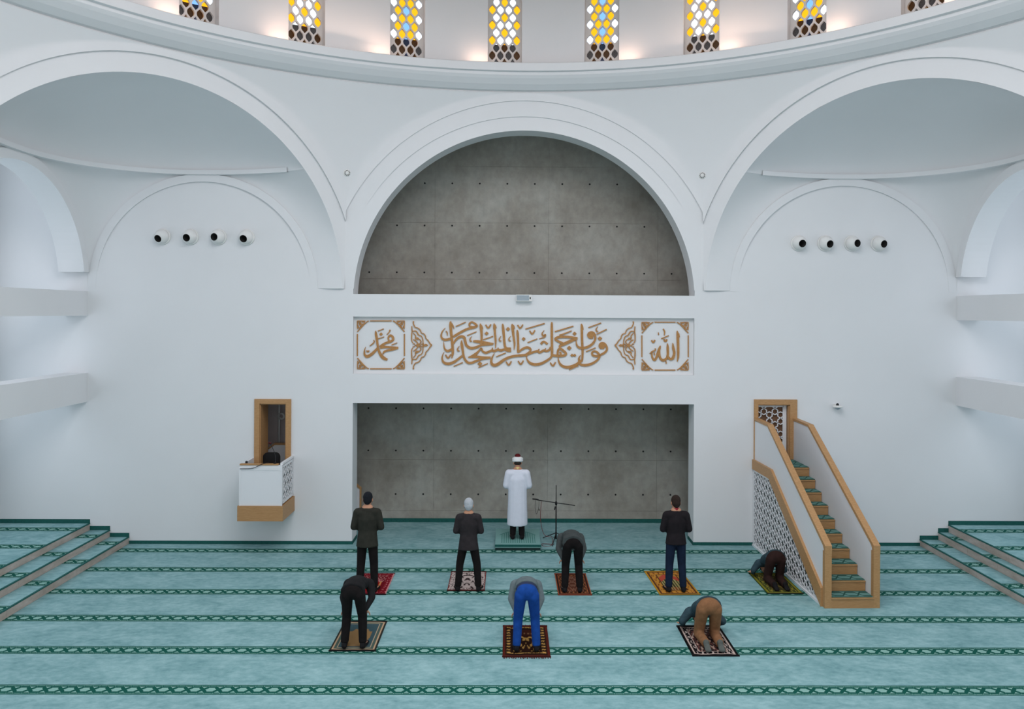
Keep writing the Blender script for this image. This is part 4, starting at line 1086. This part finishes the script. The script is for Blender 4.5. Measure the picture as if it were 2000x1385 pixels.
def r_white(u, v):
    d = min(1 - abs(u), (v if v < .5 else 1 - v) * 3.0)
    if d < 0.05: return L3(120, 50, 48)
    dk, lt = L3(62, 46, 46), L3(205, 188, 182)
    if d < 0.36: return dk if abs(orn(u, v, 20, .6)) < 0.28 or abs(d - .34) < .02 else lt
    arch = 0.80 - 0.55 * u * u
    if abs(v - arch) < 0.025: return dk
    return dk if orn(abs(u), v, 17, 1.4) > 0.55 or (u * u * 2.0 + (v - .6) ** 2 * 9 < .03) else lt
def r_brown(u, v):
    d = min(1 - abs(u), (v if v < .5 else 1 - v) * 3.0)
    if d < 0.06: return L3(172, 92, 58)
    if d < 0.16: return L3(58, 34, 26)
    if d < 0.20: return L3(178, 100, 64)
    if d < 0.42: return L3(150, 96, 62) if orn(u, v, 26, .3) > .25 else L3(70, 42, 30)
    return L3(148, 104, 84) if orn(abs(u), v, 24, 2.2) > .1 else L3(112, 62, 46)
def r_yellow(u, v):
    d = min(1 - abs(u), (v if v < .5 else 1 - v) * 3.0)
    if d < 0.07: return L3(190, 142, 44)
    if d < 0.16: return L3(92, 52, 34)
    if d < 0.46: return L3(120, 62, 30) if orn(u, v, 24, .9) > .55 else L3(198, 138, 56)
    if d < 0.52: return L3(84, 58, 40)
    arch = 0.74 - 0.45 * abs(u)
    if v > arch: return L3(190, 80, 62) if v < arch + .18 else L3(188, 134, 60)
    if int((u + 1) * 14) % 2: return L3(186, 172, 110)
    return L3(70, 62, 40) if v > .3 else L3(150, 70, 44)
def r_green(u, v):
    d = min(1 - abs(u), (v if v < .5 else 1 - v) * 3.0)
    if d < 0.06: return L3(60, 78, 34)
    if d < 0.16: return L3(132, 128, 44)
    if d < 0.24: return L3(40, 52, 30)
    if d < 0.42: return L3(140, 132, 52) if orn(u, v, 22, .2) > .3 else L3(72, 78, 36)
    return L3(128, 112, 56) if orn(abs(u), v, 18, 1.2) > .4 else L3(66, 60, 34)
def r_beige(u, v):
    d = min(1 - abs(u), (v if v < .5 else 1 - v) * 3.0)
    if d < 0.07: return L3(44, 46, 42)
    if d < 0.13: return L3(192, 160, 128)
    if d < 0.26: return L3(74, 92, 84)
    if d < 0.31: return L3(196, 172, 140)
    top = 0.74 - 0.05 * abs(sin(u * 12)) - 0.30 * max(0, abs(u) - .2) ** 1.5 * 2
    if abs(u) < 0.56 - 0.10 * (1 - v) and 0.13 < v < top: return L3(150, 118, 78)
    return L3(62, 86, 92)
def r_dark(u, v):
    d = min(1 - abs(u), (v if v < .5 else 1 - v) * 3.0)
    gold, br = L3(190, 146, 78), L3(58, 24, 14)
    if d < 0.10: return L3(84, 30, 20)
    if d < 0.38: return gold if (int(v * 22) % 2 == 0 and 0.16 < d < 0.33 and abs(orn(u, v, 30, 1)) > .25) else L3(40, 22, 14)
    if d < 0.44: return L3(30, 16, 12)
    arch = 0.62 - 0.28 * abs(u) - 0.05 * cos(u * 14)
    if abs(v - arch) < 0.022: return gold
    if v > arch: return L3(120, 84, 60) if .7 < v < .76 and int((u + 1) * 12) % 2 else br
    return gold if orn(abs(u), v, 19, .7) > .35 else L3(46, 22, 12)
def r_black(u, v):
    d = min(1 - abs(u), (v if v < .5 else 1 - v) * 3.0)
    if d < 0.10: return L3(12, 12, 14)
    if abs(d - .14) < .02 or abs(d - .38) < .02: return L3(190, 170, 160)
    if d < 0.38: return L3(190, 176, 168) if orn(u, v, 28, .4) > .5 else L3(22, 18, 20)
    return L3(176, 150, 136) if orn(abs(u), v, 20, 2.6) > .55 else (L3(120, 70, 62) if orn(u, abs(v), 34, 1) > .4 else L3(48, 38, 38))
rug('prayer_rug', 'crimson prayer rug with a pale border under the man in the olive jacket', -3.04, -2.40, 13.78, 14.88, r_red, L3(30, 6, 8))
rug('prayer_rug', 'cream and dark patterned prayer rug under the white-haired man', -1.365, -0.715, 13.99, 14.98, r_white, L3(70, 26, 24))
rug('prayer_rug', 'rust brown prayer rug under the bowing man beside the microphone stand', 0.55, 1.125, 13.78, 14.88, r_brown, L3(120, 56, 36))
rug('prayer_rug', 'golden yellow prayer rug under the man in blue jeans and dark sweater', 2.265, 2.965, 13.81, 15.04, r_yellow, L3(150, 110, 40), 0.045)
rug('prayer_rug', 'olive green prayer rug partly behind the pulpit stair lattice', 4.17, 4.79, 13.87, 14.94, r_green, L3(40, 44, 24))
rug('prayer_rug', 'grey green prayer rug with a beige arch under the dark bowing man', -2.855, -2.195, 11.49, 12.57, r_beige, L3(24, 24, 24), 0, 0.004)
rug('prayer_rug', 'dark brown and gold prayer rug under the bowing man in bright blue jeans', -0.385, 0.29, 11.30, 12.40, r_dark, L3(70, 22, 14), 0, 0.006, True)
rug('prayer_rug', 'black patterned prayer rug with a pale border under the prostrating man in tan trousers', 2.295, 2.955, 11.34, 12.41, r_black, L3(10, 10, 12), 0, 0.004)

# ------------------------------------------------------------------ people
SKIN = simple('skin', lin(190, 140, 112), 0.6, 30, 0.06)
def cloth(name, col, sc=14, amt=0.16): return simple(name, col, 0.92, sc, amt, 0.35, 9, spec=0.15)
DG_OBJ = []
def vox(prims, voxel, iters, name, mat, parent, decim=None):
    """one continuous smooth surface from overlapping solids"""
    mb = MB()
    for p in prims: mb.add(p[0], p[1])
    me = bpy.data.meshes.new(name); me.from_pydata([tuple(v) for v in mb.v], [], mb.f)
    bm = bmesh.new(); bm.from_mesh(me); bmesh.ops.recalc_face_normals(bm, faces=bm.faces); bm.to_mesh(me); bm.free()
    o = bpy.data.objects.new(name, me); COL.objects.link(o)
    r = o.modifiers.new('r', 'REMESH'); r.mode = 'VOXEL'; r.voxel_size = voxel; r.use_smooth_shade = True
    s = o.modifiers.new('s', 'SMOOTH'); s.factor = 0.5; s.iterations = iters
    dg = bpy.context.evaluated_depsgraph_get(); dg.update()
    m2 = bpy.data.meshes.new_from_object(o.evaluated_get(dg)); m2.name = name
    o.modifiers.clear(); o.data = m2; bpy.data.meshes.remove(me)
    m2.shade_smooth(); m2.materials.clear(); m2.materials.append(mat)
    o.parent = parent
    return o
def ecap(p0, s0, p1, s1, n=16, lat=(1, 0, 0), flat=False):
    """tapered solid with elliptical section from p0 to p1; s = (half width along lat, half depth)"""
    p0, p1 = Vector(p0), Vector(p1); s0 = s0 if isinstance(s0, tuple) else (s0, s0); s1 = s1 if isinstance(s1, tuple) else (s1, s1)
    d = (p1 - p0); L = d.length or 1e-4; d = d / L
    u = Vector(lat); u = u - d * u.dot(d)
    if u.length < 0.05: u = d.orthogonal()
    u.normalize(); v = d.cross(u)
    rows = []
    ends = [(-1.0, 0.02), (-0.85, 0.52), (-0.5, 0.86), (0, 1)]
    for e, k in (ends if not flat else [(-0.02, 0.02), (-0.02, 0.5), (-0.015, 0.97), (0, 1)]): rows.append((p0 + d * (e * min(s0) * 0.9), s0[0] * k, s0[1] * k))
    for i in range(1, 4): t = i / 4; rows.append((p0 + d * L * t, s0[0] + (s1[0] - s0[0]) * t, s0[1] + (s1[1] - s0[1]) * t))
    for e, k in reversed(ends): rows.append((p1 - d * (e * min(s1) * 0.9), s1[0] * k, s1[1] * k))
    vs = []; fs = []
    for c, a, b in rows:
        for k in range(n): t = 2 * pi * k / n; vs.append(c + u * (a * cos(t)) + v * (b * sin(t)))
    for i in range(len(rows) - 1):
        for k in range(n): fs.append((i * n + k, i * n + (k + 1) % n, (i + 1) * n + (k + 1) % n, (i + 1) * n + k))
    fs += [tuple(range(n - 1, -1, -1)), tuple((len(rows) - 1) * n + k for k in range(n))]
    return vs, fs
def ell(c, r, M=None, n=16, m=10):
    c = Vector(c); M = M or Matrix.Identity(3); vs = []; fs = []
    for i in range(m + 1):
        a = pi * i / m; k0 = max(0.02, sin(a))
        for k in range(n): t = 2 * pi * k / n; vs.append(c + M @ Vector((r[0] * k0 * cos(t), r[1] * k0 * sin(t), r[2] * cos(a))))
    for i in range(m):
        for k in range(n): fs.append((i * n + k, i * n + (k + 1) % n, (i + 1) * n + (k + 1) % n, (i + 1) * n + k))
    fs += [tuple(range(n)), tuple(m * n + k for k in range(n - 1, -1, -1))]
    return vs, fs
def frame_from(up, face):
    z = Vector(up).normalized(); y = Vector(face); y = (y - z * y.dot(z)).normalized(); x = y.cross(z)
    return Matrix((x, y, z)).transposed()
def head_prims(c, M):
    c = Vector(c); q = lambda x, y, z: c + M @ Vector((x, y, z))
    P = [ell(q(0, -0.012, 0.03), (0.076, 0.096, 0.098), M), ell(q(0, 0.03, -0.05), (0.060, 0.062, 0.068), M), ell(q(0, 0.045, -0.095), (0.032, 0.032, 0.026), M),
         ecap(q(0, 0.082, 0.02), 0.010, q(0, 0.103, -0.028), 0.014), ell(q(0, 0.082, 0.030), (0.052, 0.012, 0.010), M), ell(q(0, 0.088, -0.062), (0.024, 0.008, 0.009), M)]
    for s in (-1, 1):
        P += [ell(q(s * 0.079, -0.008, -0.005), (0.011, 0.022, 0.034), M), ell(q(s * 0.045, 0.06, -0.025), (0.026, 0.022, 0.022), M), ell(q(s * 0.03, 0.076, 0.008), (0.014, 0.010, 0.008), M)]
    return P
def hand_prims(w, d, nrm, side, curl=0.35):
    """palm, four fingers of unequal length with a knuckle bend, thumb from the side of the palm"""
    w, d, nrm = Vector(w), Vector(d).normalized(), Vector(nrm); nrm = (nrm - d * nrm.dot(d)).normalized(); lat = d.cross(nrm) * side
    P = [ecap(w, (0.028, 0.018), w + d * 0.075, (0.042, 0.015), lat=lat)]
    for i, (off, ln) in enumerate(((0.031, 0.072), (0.011, 0.082), (-0.010, 0.076), (-0.030, 0.060))):
        b = w + d * 0.085 + lat * off; k = b + (d + lat * off * 1.5).normalized() * ln * 0.5
        e = k + (d * (1 - curl) - nrm * curl).normalized() * ln * 0.5
        P += [ecap(b, 0.0105, k, 0.0100, 8), ecap(k, 0.0100, e, 0.0085, 8)]
    b = w + d * 0.02 + lat * 0.032; k = b + (d * 0.6 + lat * 0.8).normalized() * 0.045
    P += [ecap(b, 0.014, k, 0.0115, 8), ecap(k, 0.0115, k + (d * 0.9 + lat * 0.3).normalized() * 0.035, 0.009, 8)]
    return P

POSES = {
 'stand': dict(hip=(0.088, 0.0, 0.92), pel=(0, 0, 0.97), waist=(0, 0.01, 1.10), chest=(0, 0.0, 1.30), sho=(0.178, -0.01, 1.415), neck=(0, 0.0, 1.50), head=(0, 0.035, 1.63), hup=(0, 0.18, 1), hface=(0, 1, -0.35),
      elb=(0.248, -0.01, 1.15), wri=(0.09, 0.19, 1.10), hd=(-0.9, 0.35, 0.0), hn=(0, 1, 0.1), kne=(0.115, 0.02, 0.50), ank=(0.135, -0.03, 0.075), toe=(0.165, 0.15, 0.03)),
 'bow': dict(hip=(0.095, -0.10, 0.89), pel=(0, -0.09, 0.94), waist=(0, 0.06, 0.97), chest=(0, 0.26, 0.93), sho=(0.18, 0.40, 0.88), neck=(0, 0.47, 0.87), head=(0, 0.59, 0.81), hup=(0, 1, -0.45), hface=(0, -0.4, -1),
      elb=(0.235, 0.27, 0.70), wri=(0.165, 0.10, 0.57), hd=(-0.25, 0.12, -1), hn=(0, 1, 0.2), kne=(0.125, 0.03, 0.49), ank=(0.145, -0.04, 0.075), toe=(0.17, 0.14, 0.03)),
 'prostrate': dict(hip=(0.095, -0.06, 0.50), pel=(0, -0.05, 0.53), waist=(0, 0.12, 0.48), chest=(0, 0.32, 0.36), sho=(0.18, 0.44, 0.26), neck=(0, 0.50, 0.22), head=(0, 0.60, 0.125), hup=(0, 0.75, -0.5), hface=(0, -0.6, -0.8),
      elb=(0.31, 0.34, 0.16), wri=(0.26, 0.53, 0.045), hd=(-0.05, 1, -0.05), hn=(0, 0, 1), kne=(0.12, 0.10, 0.075), ank=(0.10, -0.30, 0.075), toe=(0.10, -0.42, 0.035)),
}
def person(label, loc, h, pose, top, trousers, hair, robe=False, rz=0, stance=1.0, jacket_len=0.0, cuff=None, extra=None, sock=None):
    """a figure facing the niche; top/trousers/hair are materials"""
    t0 = POSES[pose]; k = h / 1.73
    J = {n: Vector(v) * k for n, v in t0.items() if n not in ('hup', 'hface', 'hd', 'hn')}
    for n in ('kne', 'ank', 'toe'): J[n].x *= stance
    side = lambda n, s: Vector((J[n].x * s, J[n].y, J[n].z))
    hd = lambda s: Vector((t0['hd'][0] * s, t0['hd'][1], t0['hd'][2]))
    root = thing('person', label, 'person', loc, None, rz)
    M = frame_from(t0['hup'], t0['hface'])
    kk = lambda a: a * k
    # body: one continuous surface
    P = head_prims(J['head'], M)
    P += [ecap(J['neck'] - (J['neck'] - J['chest']) * 0.25, kk(0.062), J['head'] - (M @ Vector((0, 0.02, 0.04))), kk(0.052)),
          ecap(J['pel'], (kk(0.145), kk(0.10)), J['waist'], (kk(0.13), kk(0.095))), ecap(J['waist'], (kk(0.13), kk(0.095)), J['chest'], (kk(0.155), kk(0.105))), ecap(J['chest'], (kk(0.155), kk(0.105)), J['neck'], (kk(0.10), kk(0.07)))]
    for s in (-1, 1):
        P += [ecap(J['chest'] + (J['neck'] - J['chest']) * 0.5, kk(0.075), side('sho', s), kk(0.056)), ecap(side('sho', s), kk(0.052), side('elb', s), kk(0.040)), ecap(side('elb', s), kk(0.039), side('wri', s), kk(0.027)),
              ecap(side('hip', s), kk(0.082), side('kne', s), kk(0.054)), ecap(side('kne', s), kk(0.054), side('ank', s) + (side('kne', s) - side('ank', s)) * 0.6, kk(0.052)), ecap(side('kne', s) + (side('ank', s) - side('kne', s)) * 0.3, kk(0.050), side('ank', s), kk(0.034)),
              ecap(side('ank', s), kk(0.034), side('toe', s), (kk(0.040), kk(0.022)))]
        P += hand_prims(side('wri', s), hd(s), t0['hn'], s)
    vox(P, 0.0085, 3, 'body', SKIN, root)
    # trousers
    P = []
    lo = J['pel'] + (J['waist'] - J['pel']) * 0.35
    P += [ecap(J['pel'] - (J['waist'] - J['pel']).normalized() * kk(0.02), (kk(0.168), kk(0.125)), lo, (kk(0.155), kk(0.115)))]
    for s in (-1, 1):
        a = side('ank', s); kn = side('kne', s); hp = side('hip', s)
        P += [ecap(hp, (kk(0.096), kk(0.112)), kn, kk(0.076)), ecap(a + (kn - a) * 0.03, kk(0.064), kn, kk(0.076), flat=True)]
    vox(P, 0.014, 5, 'trousers', trousers, root)
    if extra == 'belt':
        mid = J['pel'] + (J['waist'] - J['pel']) * 0.42; dd = (J['waist'] - J['pel']).normalized()
        vox([ecap(mid - dd * 0.012, (kk(0.170), kk(0.128)), mid + dd * 0.012, (kk(0.170), kk(0.128)))], 0.012, 2, 'belt', cloth('dark belt', (0.03, 0.04, 0.08, 1)), root)
    # upper garment
    P = []
    if robe:
        P += [ecap((0, 0.015, kk(0.30)), (kk(0.225), kk(0.18)), (0, 0.01, kk(0.92)), (kk(0.205), kk(0.155)), flat=True), ecap((0, 0.01, kk(0.92)), (kk(0.205), kk(0.155)), J['chest'], (kk(0.200), kk(0.14)))]
        c = J['chest']
    else:
        base = J['pel'] - (J['waist'] - J['pel']) * jacket_len
        P += [ecap(base, (kk(0.200), kk(0.150)), J['waist'], (kk(0.165), kk(0.120)), flat=True), ecap(J['waist'], (kk(0.165), kk(0.120)), J['chest'], (kk(0.185), kk(0.130)))]
    P += [ecap(J['chest'], (kk(0.185), kk(0.130)), J['chest'] + (J['neck'] - J['chest']) * 0.70, (kk(0.150), kk(0.098))), ecap(J['chest'] + (J['neck'] - J['chest']) * 0.6, (kk(0.12), kk(0.085)), J['neck'] + (J['neck'] - J['chest']) * 0.02, kk(0.066))]
    ks = 1.25 if robe else 1.0
    for s in (-1, 1):
        sh, el, wr = side('sho', s), side('elb', s), side('wri', s)
        P += [ecap(J['chest'] + (J['neck'] - J['chest']) * 0.55 + Vector((s * kk(0.05), 0, 0)), (kk(0.09), kk(0.09)), sh, kk(0.078) * (1.05 if robe else 1)), ecap(sh, kk(0.076) * ks, el, kk(0.058) * ks), ecap(el, kk(0.058) * ks, wr, kk(0.042) * (1.5 if robe else 1))]
    vox(P, 0.013, 5, 'robe' if robe else 'jacket', top, root)
    if cuff:
        d = (J['neck'] - J['chest']).normalized()
        vox([ecap(J['neck'] - d * 0.005, kk(0.070), J['neck'] + d * 0.022, kk(0.064))], 0.009, 2, 'collar', cuff, root)
    # feet
    for s in (-1, 1):
        a, b = side('ank', s), side('toe', s)
        heel = a + Vector((0, -0.035 * k, -a.z + 0.04)) if pose != 'prostrate' else a
        vox([ecap(heel, (kk(0.043), 0.038), b + (b - a) * 0.10, (kk(0.048), 0.026)), ecap(a + Vector((0, 0, 0.02)), kk(0.048), heel, kk(0.044))], 0.011, 3, 'sock', sock or SOCK, root)
    # hair or hat
    q = lambda x, y, z: J['head'] + M @ Vector((x, y, z))
    if hair == 'turban':
        TB = cloth('white turban cloth', (0.85, 0.86, 0.86, 1), 14, 0.02); RD_ = cloth('maroon felt', (0.11, 0.012, 0.014, 1))
        P = []
        for i in range(14):
            a = 2 * pi * i / 14; a2 = 2 * pi * (i + 1) / 14
            for zz, r_ in ((0.050, 0.030), (0.085, 0.031)):
                P.append(ecap(q(0.088 * cos(a), 0.10 * sin(a) - 0.01, zz), r_, q(0.088 * cos(a2), 0.10 * sin(a2) - 0.01, zz), r_, 10))
        P.append(ecap(q(0, -0.01, 0.045), 0.09, q(0, -0.01, 0.08), 0.09)) ; vox(P, 0.010, 2, 'turban', TB, root)
        vox([ecap(q(0, -0.01, 0.10), (0.080, 0.086), q(0, -0.01, 0.135), (0.066, 0.072))], 0.01, 2, 'cap_crown', RD_, root)
        vox([ell(q(0, -0.03, 0.0), (0.078, 0.082, 0.05), M)], 0.009, 2, 'hair', cloth('short dark hair', (0.03, 0.025, 0.022, 1), 60), root)
    else:
        vox([ell(q(0, -0.022, 0.045), (0.084, 0.097, 0.096), M), ell(q(0, -0.045, 0.0), (0.078, 0.072, 0.075), M), ell(q(0, -0.06, -0.04), (0.056, 0.040, 0.045), M)], 0.010, 3, 'hair', hair, root)
    return root
SOCK = cloth('dark socks', (0.012, 0.011, 0.012, 1))
H_BLACK = cloth('black hair', (0.012, 0.014, 0.018, 1), 60); H_GREY = cloth('white hair', (0.42, 0.45, 0.48, 1), 60); H_BROWN = cloth('dark brown hair', (0.030, 0.020, 0.016, 1), 60)
ROBE = cloth('white robe', (0.74, 0.77, 0.86, 1), 14, 0.02); C_DARK = cloth('near black trousers', (0.010, 0.008, 0.008, 1)); C_OLIVE = cloth('olive jacket', (0.030, 0.030, 0.024, 1)); C_CHAR = cloth('charcoal brown jacket', (0.030, 0.026, 0.028, 1))
C_NAVYJ = cloth('dark blue denim', (0.010, 0.018, 0.040, 1)); C_SWEAT = cloth('dark sweater', (0.016, 0.013, 0.015, 1)); C_JEANS = cloth('bright blue denim', (0.010, 0.060, 0.28, 1)); C_TAN = cloth('tan trousers', (0.245, 0.118, 0.056, 1))
C_BROWN = cloth('dark brown trousers', (0.030, 0.014, 0.012, 1)); C_GREY = cloth('grey jacket', (0.060, 0.070, 0.070, 1)); C_BLK = cloth('black sweater', (0.014, 0.014, 0.015, 1)); C_TEAL = cloth('blue grey shirt', (0.035, 0.065, 0.080, 1)); C_BEIGE = cloth('faded blue grey shirt', (0.13, 0.165, 0.175, 1))
COLL = cloth('yellow collar', (0.65, 0.55, 0.22, 1)); COLLR = cloth('red and white collar', (0.30, 0.03, 0.04, 1))
person('person in a white robe and turban standing on the podium facing the niche', (-0.12, 16.78, 0.125), 1.67, 'stand', ROBE, C_DARK, 'turban', robe=True, cuff=COLL, stance=0.72)
person('person in an olive jacket and black trousers standing on the crimson rug', (-2.74, 13.92, 0.012), 1.67, 'stand', C_OLIVE, C_DARK, H_BLACK, jacket_len=1.25)
person('person with white hair and a charcoal jacket standing on the cream rug', (-1.0, 13.98, 0.012), 1.55, 'stand', C_CHAR, C_DARK, H_GREY, stance=1.45, jacket_len=1.35)
person('person in a dark sweater and dark blue jeans standing on the yellow rug', (2.60, 13.96, 0.012), 1.62, 'stand', C_SWEAT, C_NAVYJ, H_BROWN, cuff=COLLR, jacket_len=0.7)
person('person in a grey jacket bowing on the rust brown rug', (0.80, 13.94, 0.012), 1.64, 'bow', C_GREY, C_DARK, H_BLACK, jacket_len=0.5, stance=0.95)
person('person in black clothes bowing on the grey green rug', (-2.52, 11.60, 0.012), 1.56, 'bow', C_BLK, C_DARK, H_BLACK, jacket_len=0.35, stance=1.0)
person('person in bright blue jeans bowing on the dark brown and gold rug', (-0.045, 11.50, 0.012), 1.60, 'bow', C_BEIGE, C_JEANS, H_BROWN, extra='belt', jacket_len=-0.5, stance=1.05)
person('person in tan trousers prostrating on the black rug', (2.64, 11.85, 0.012), 1.72, 'prostrate', C_TEAL, C_TAN, H_BLACK, jacket_len=-0.1, sock=cloth('grey socks', (0.10, 0.11, 0.10, 1)))
person('person in dark brown trousers prostrating beside the pulpit stair', (4.46, 14.36, 0.012), 1.60, 'prostrate', C_TEAL, C_BROWN, H_BLACK, jacket_len=-0.1)
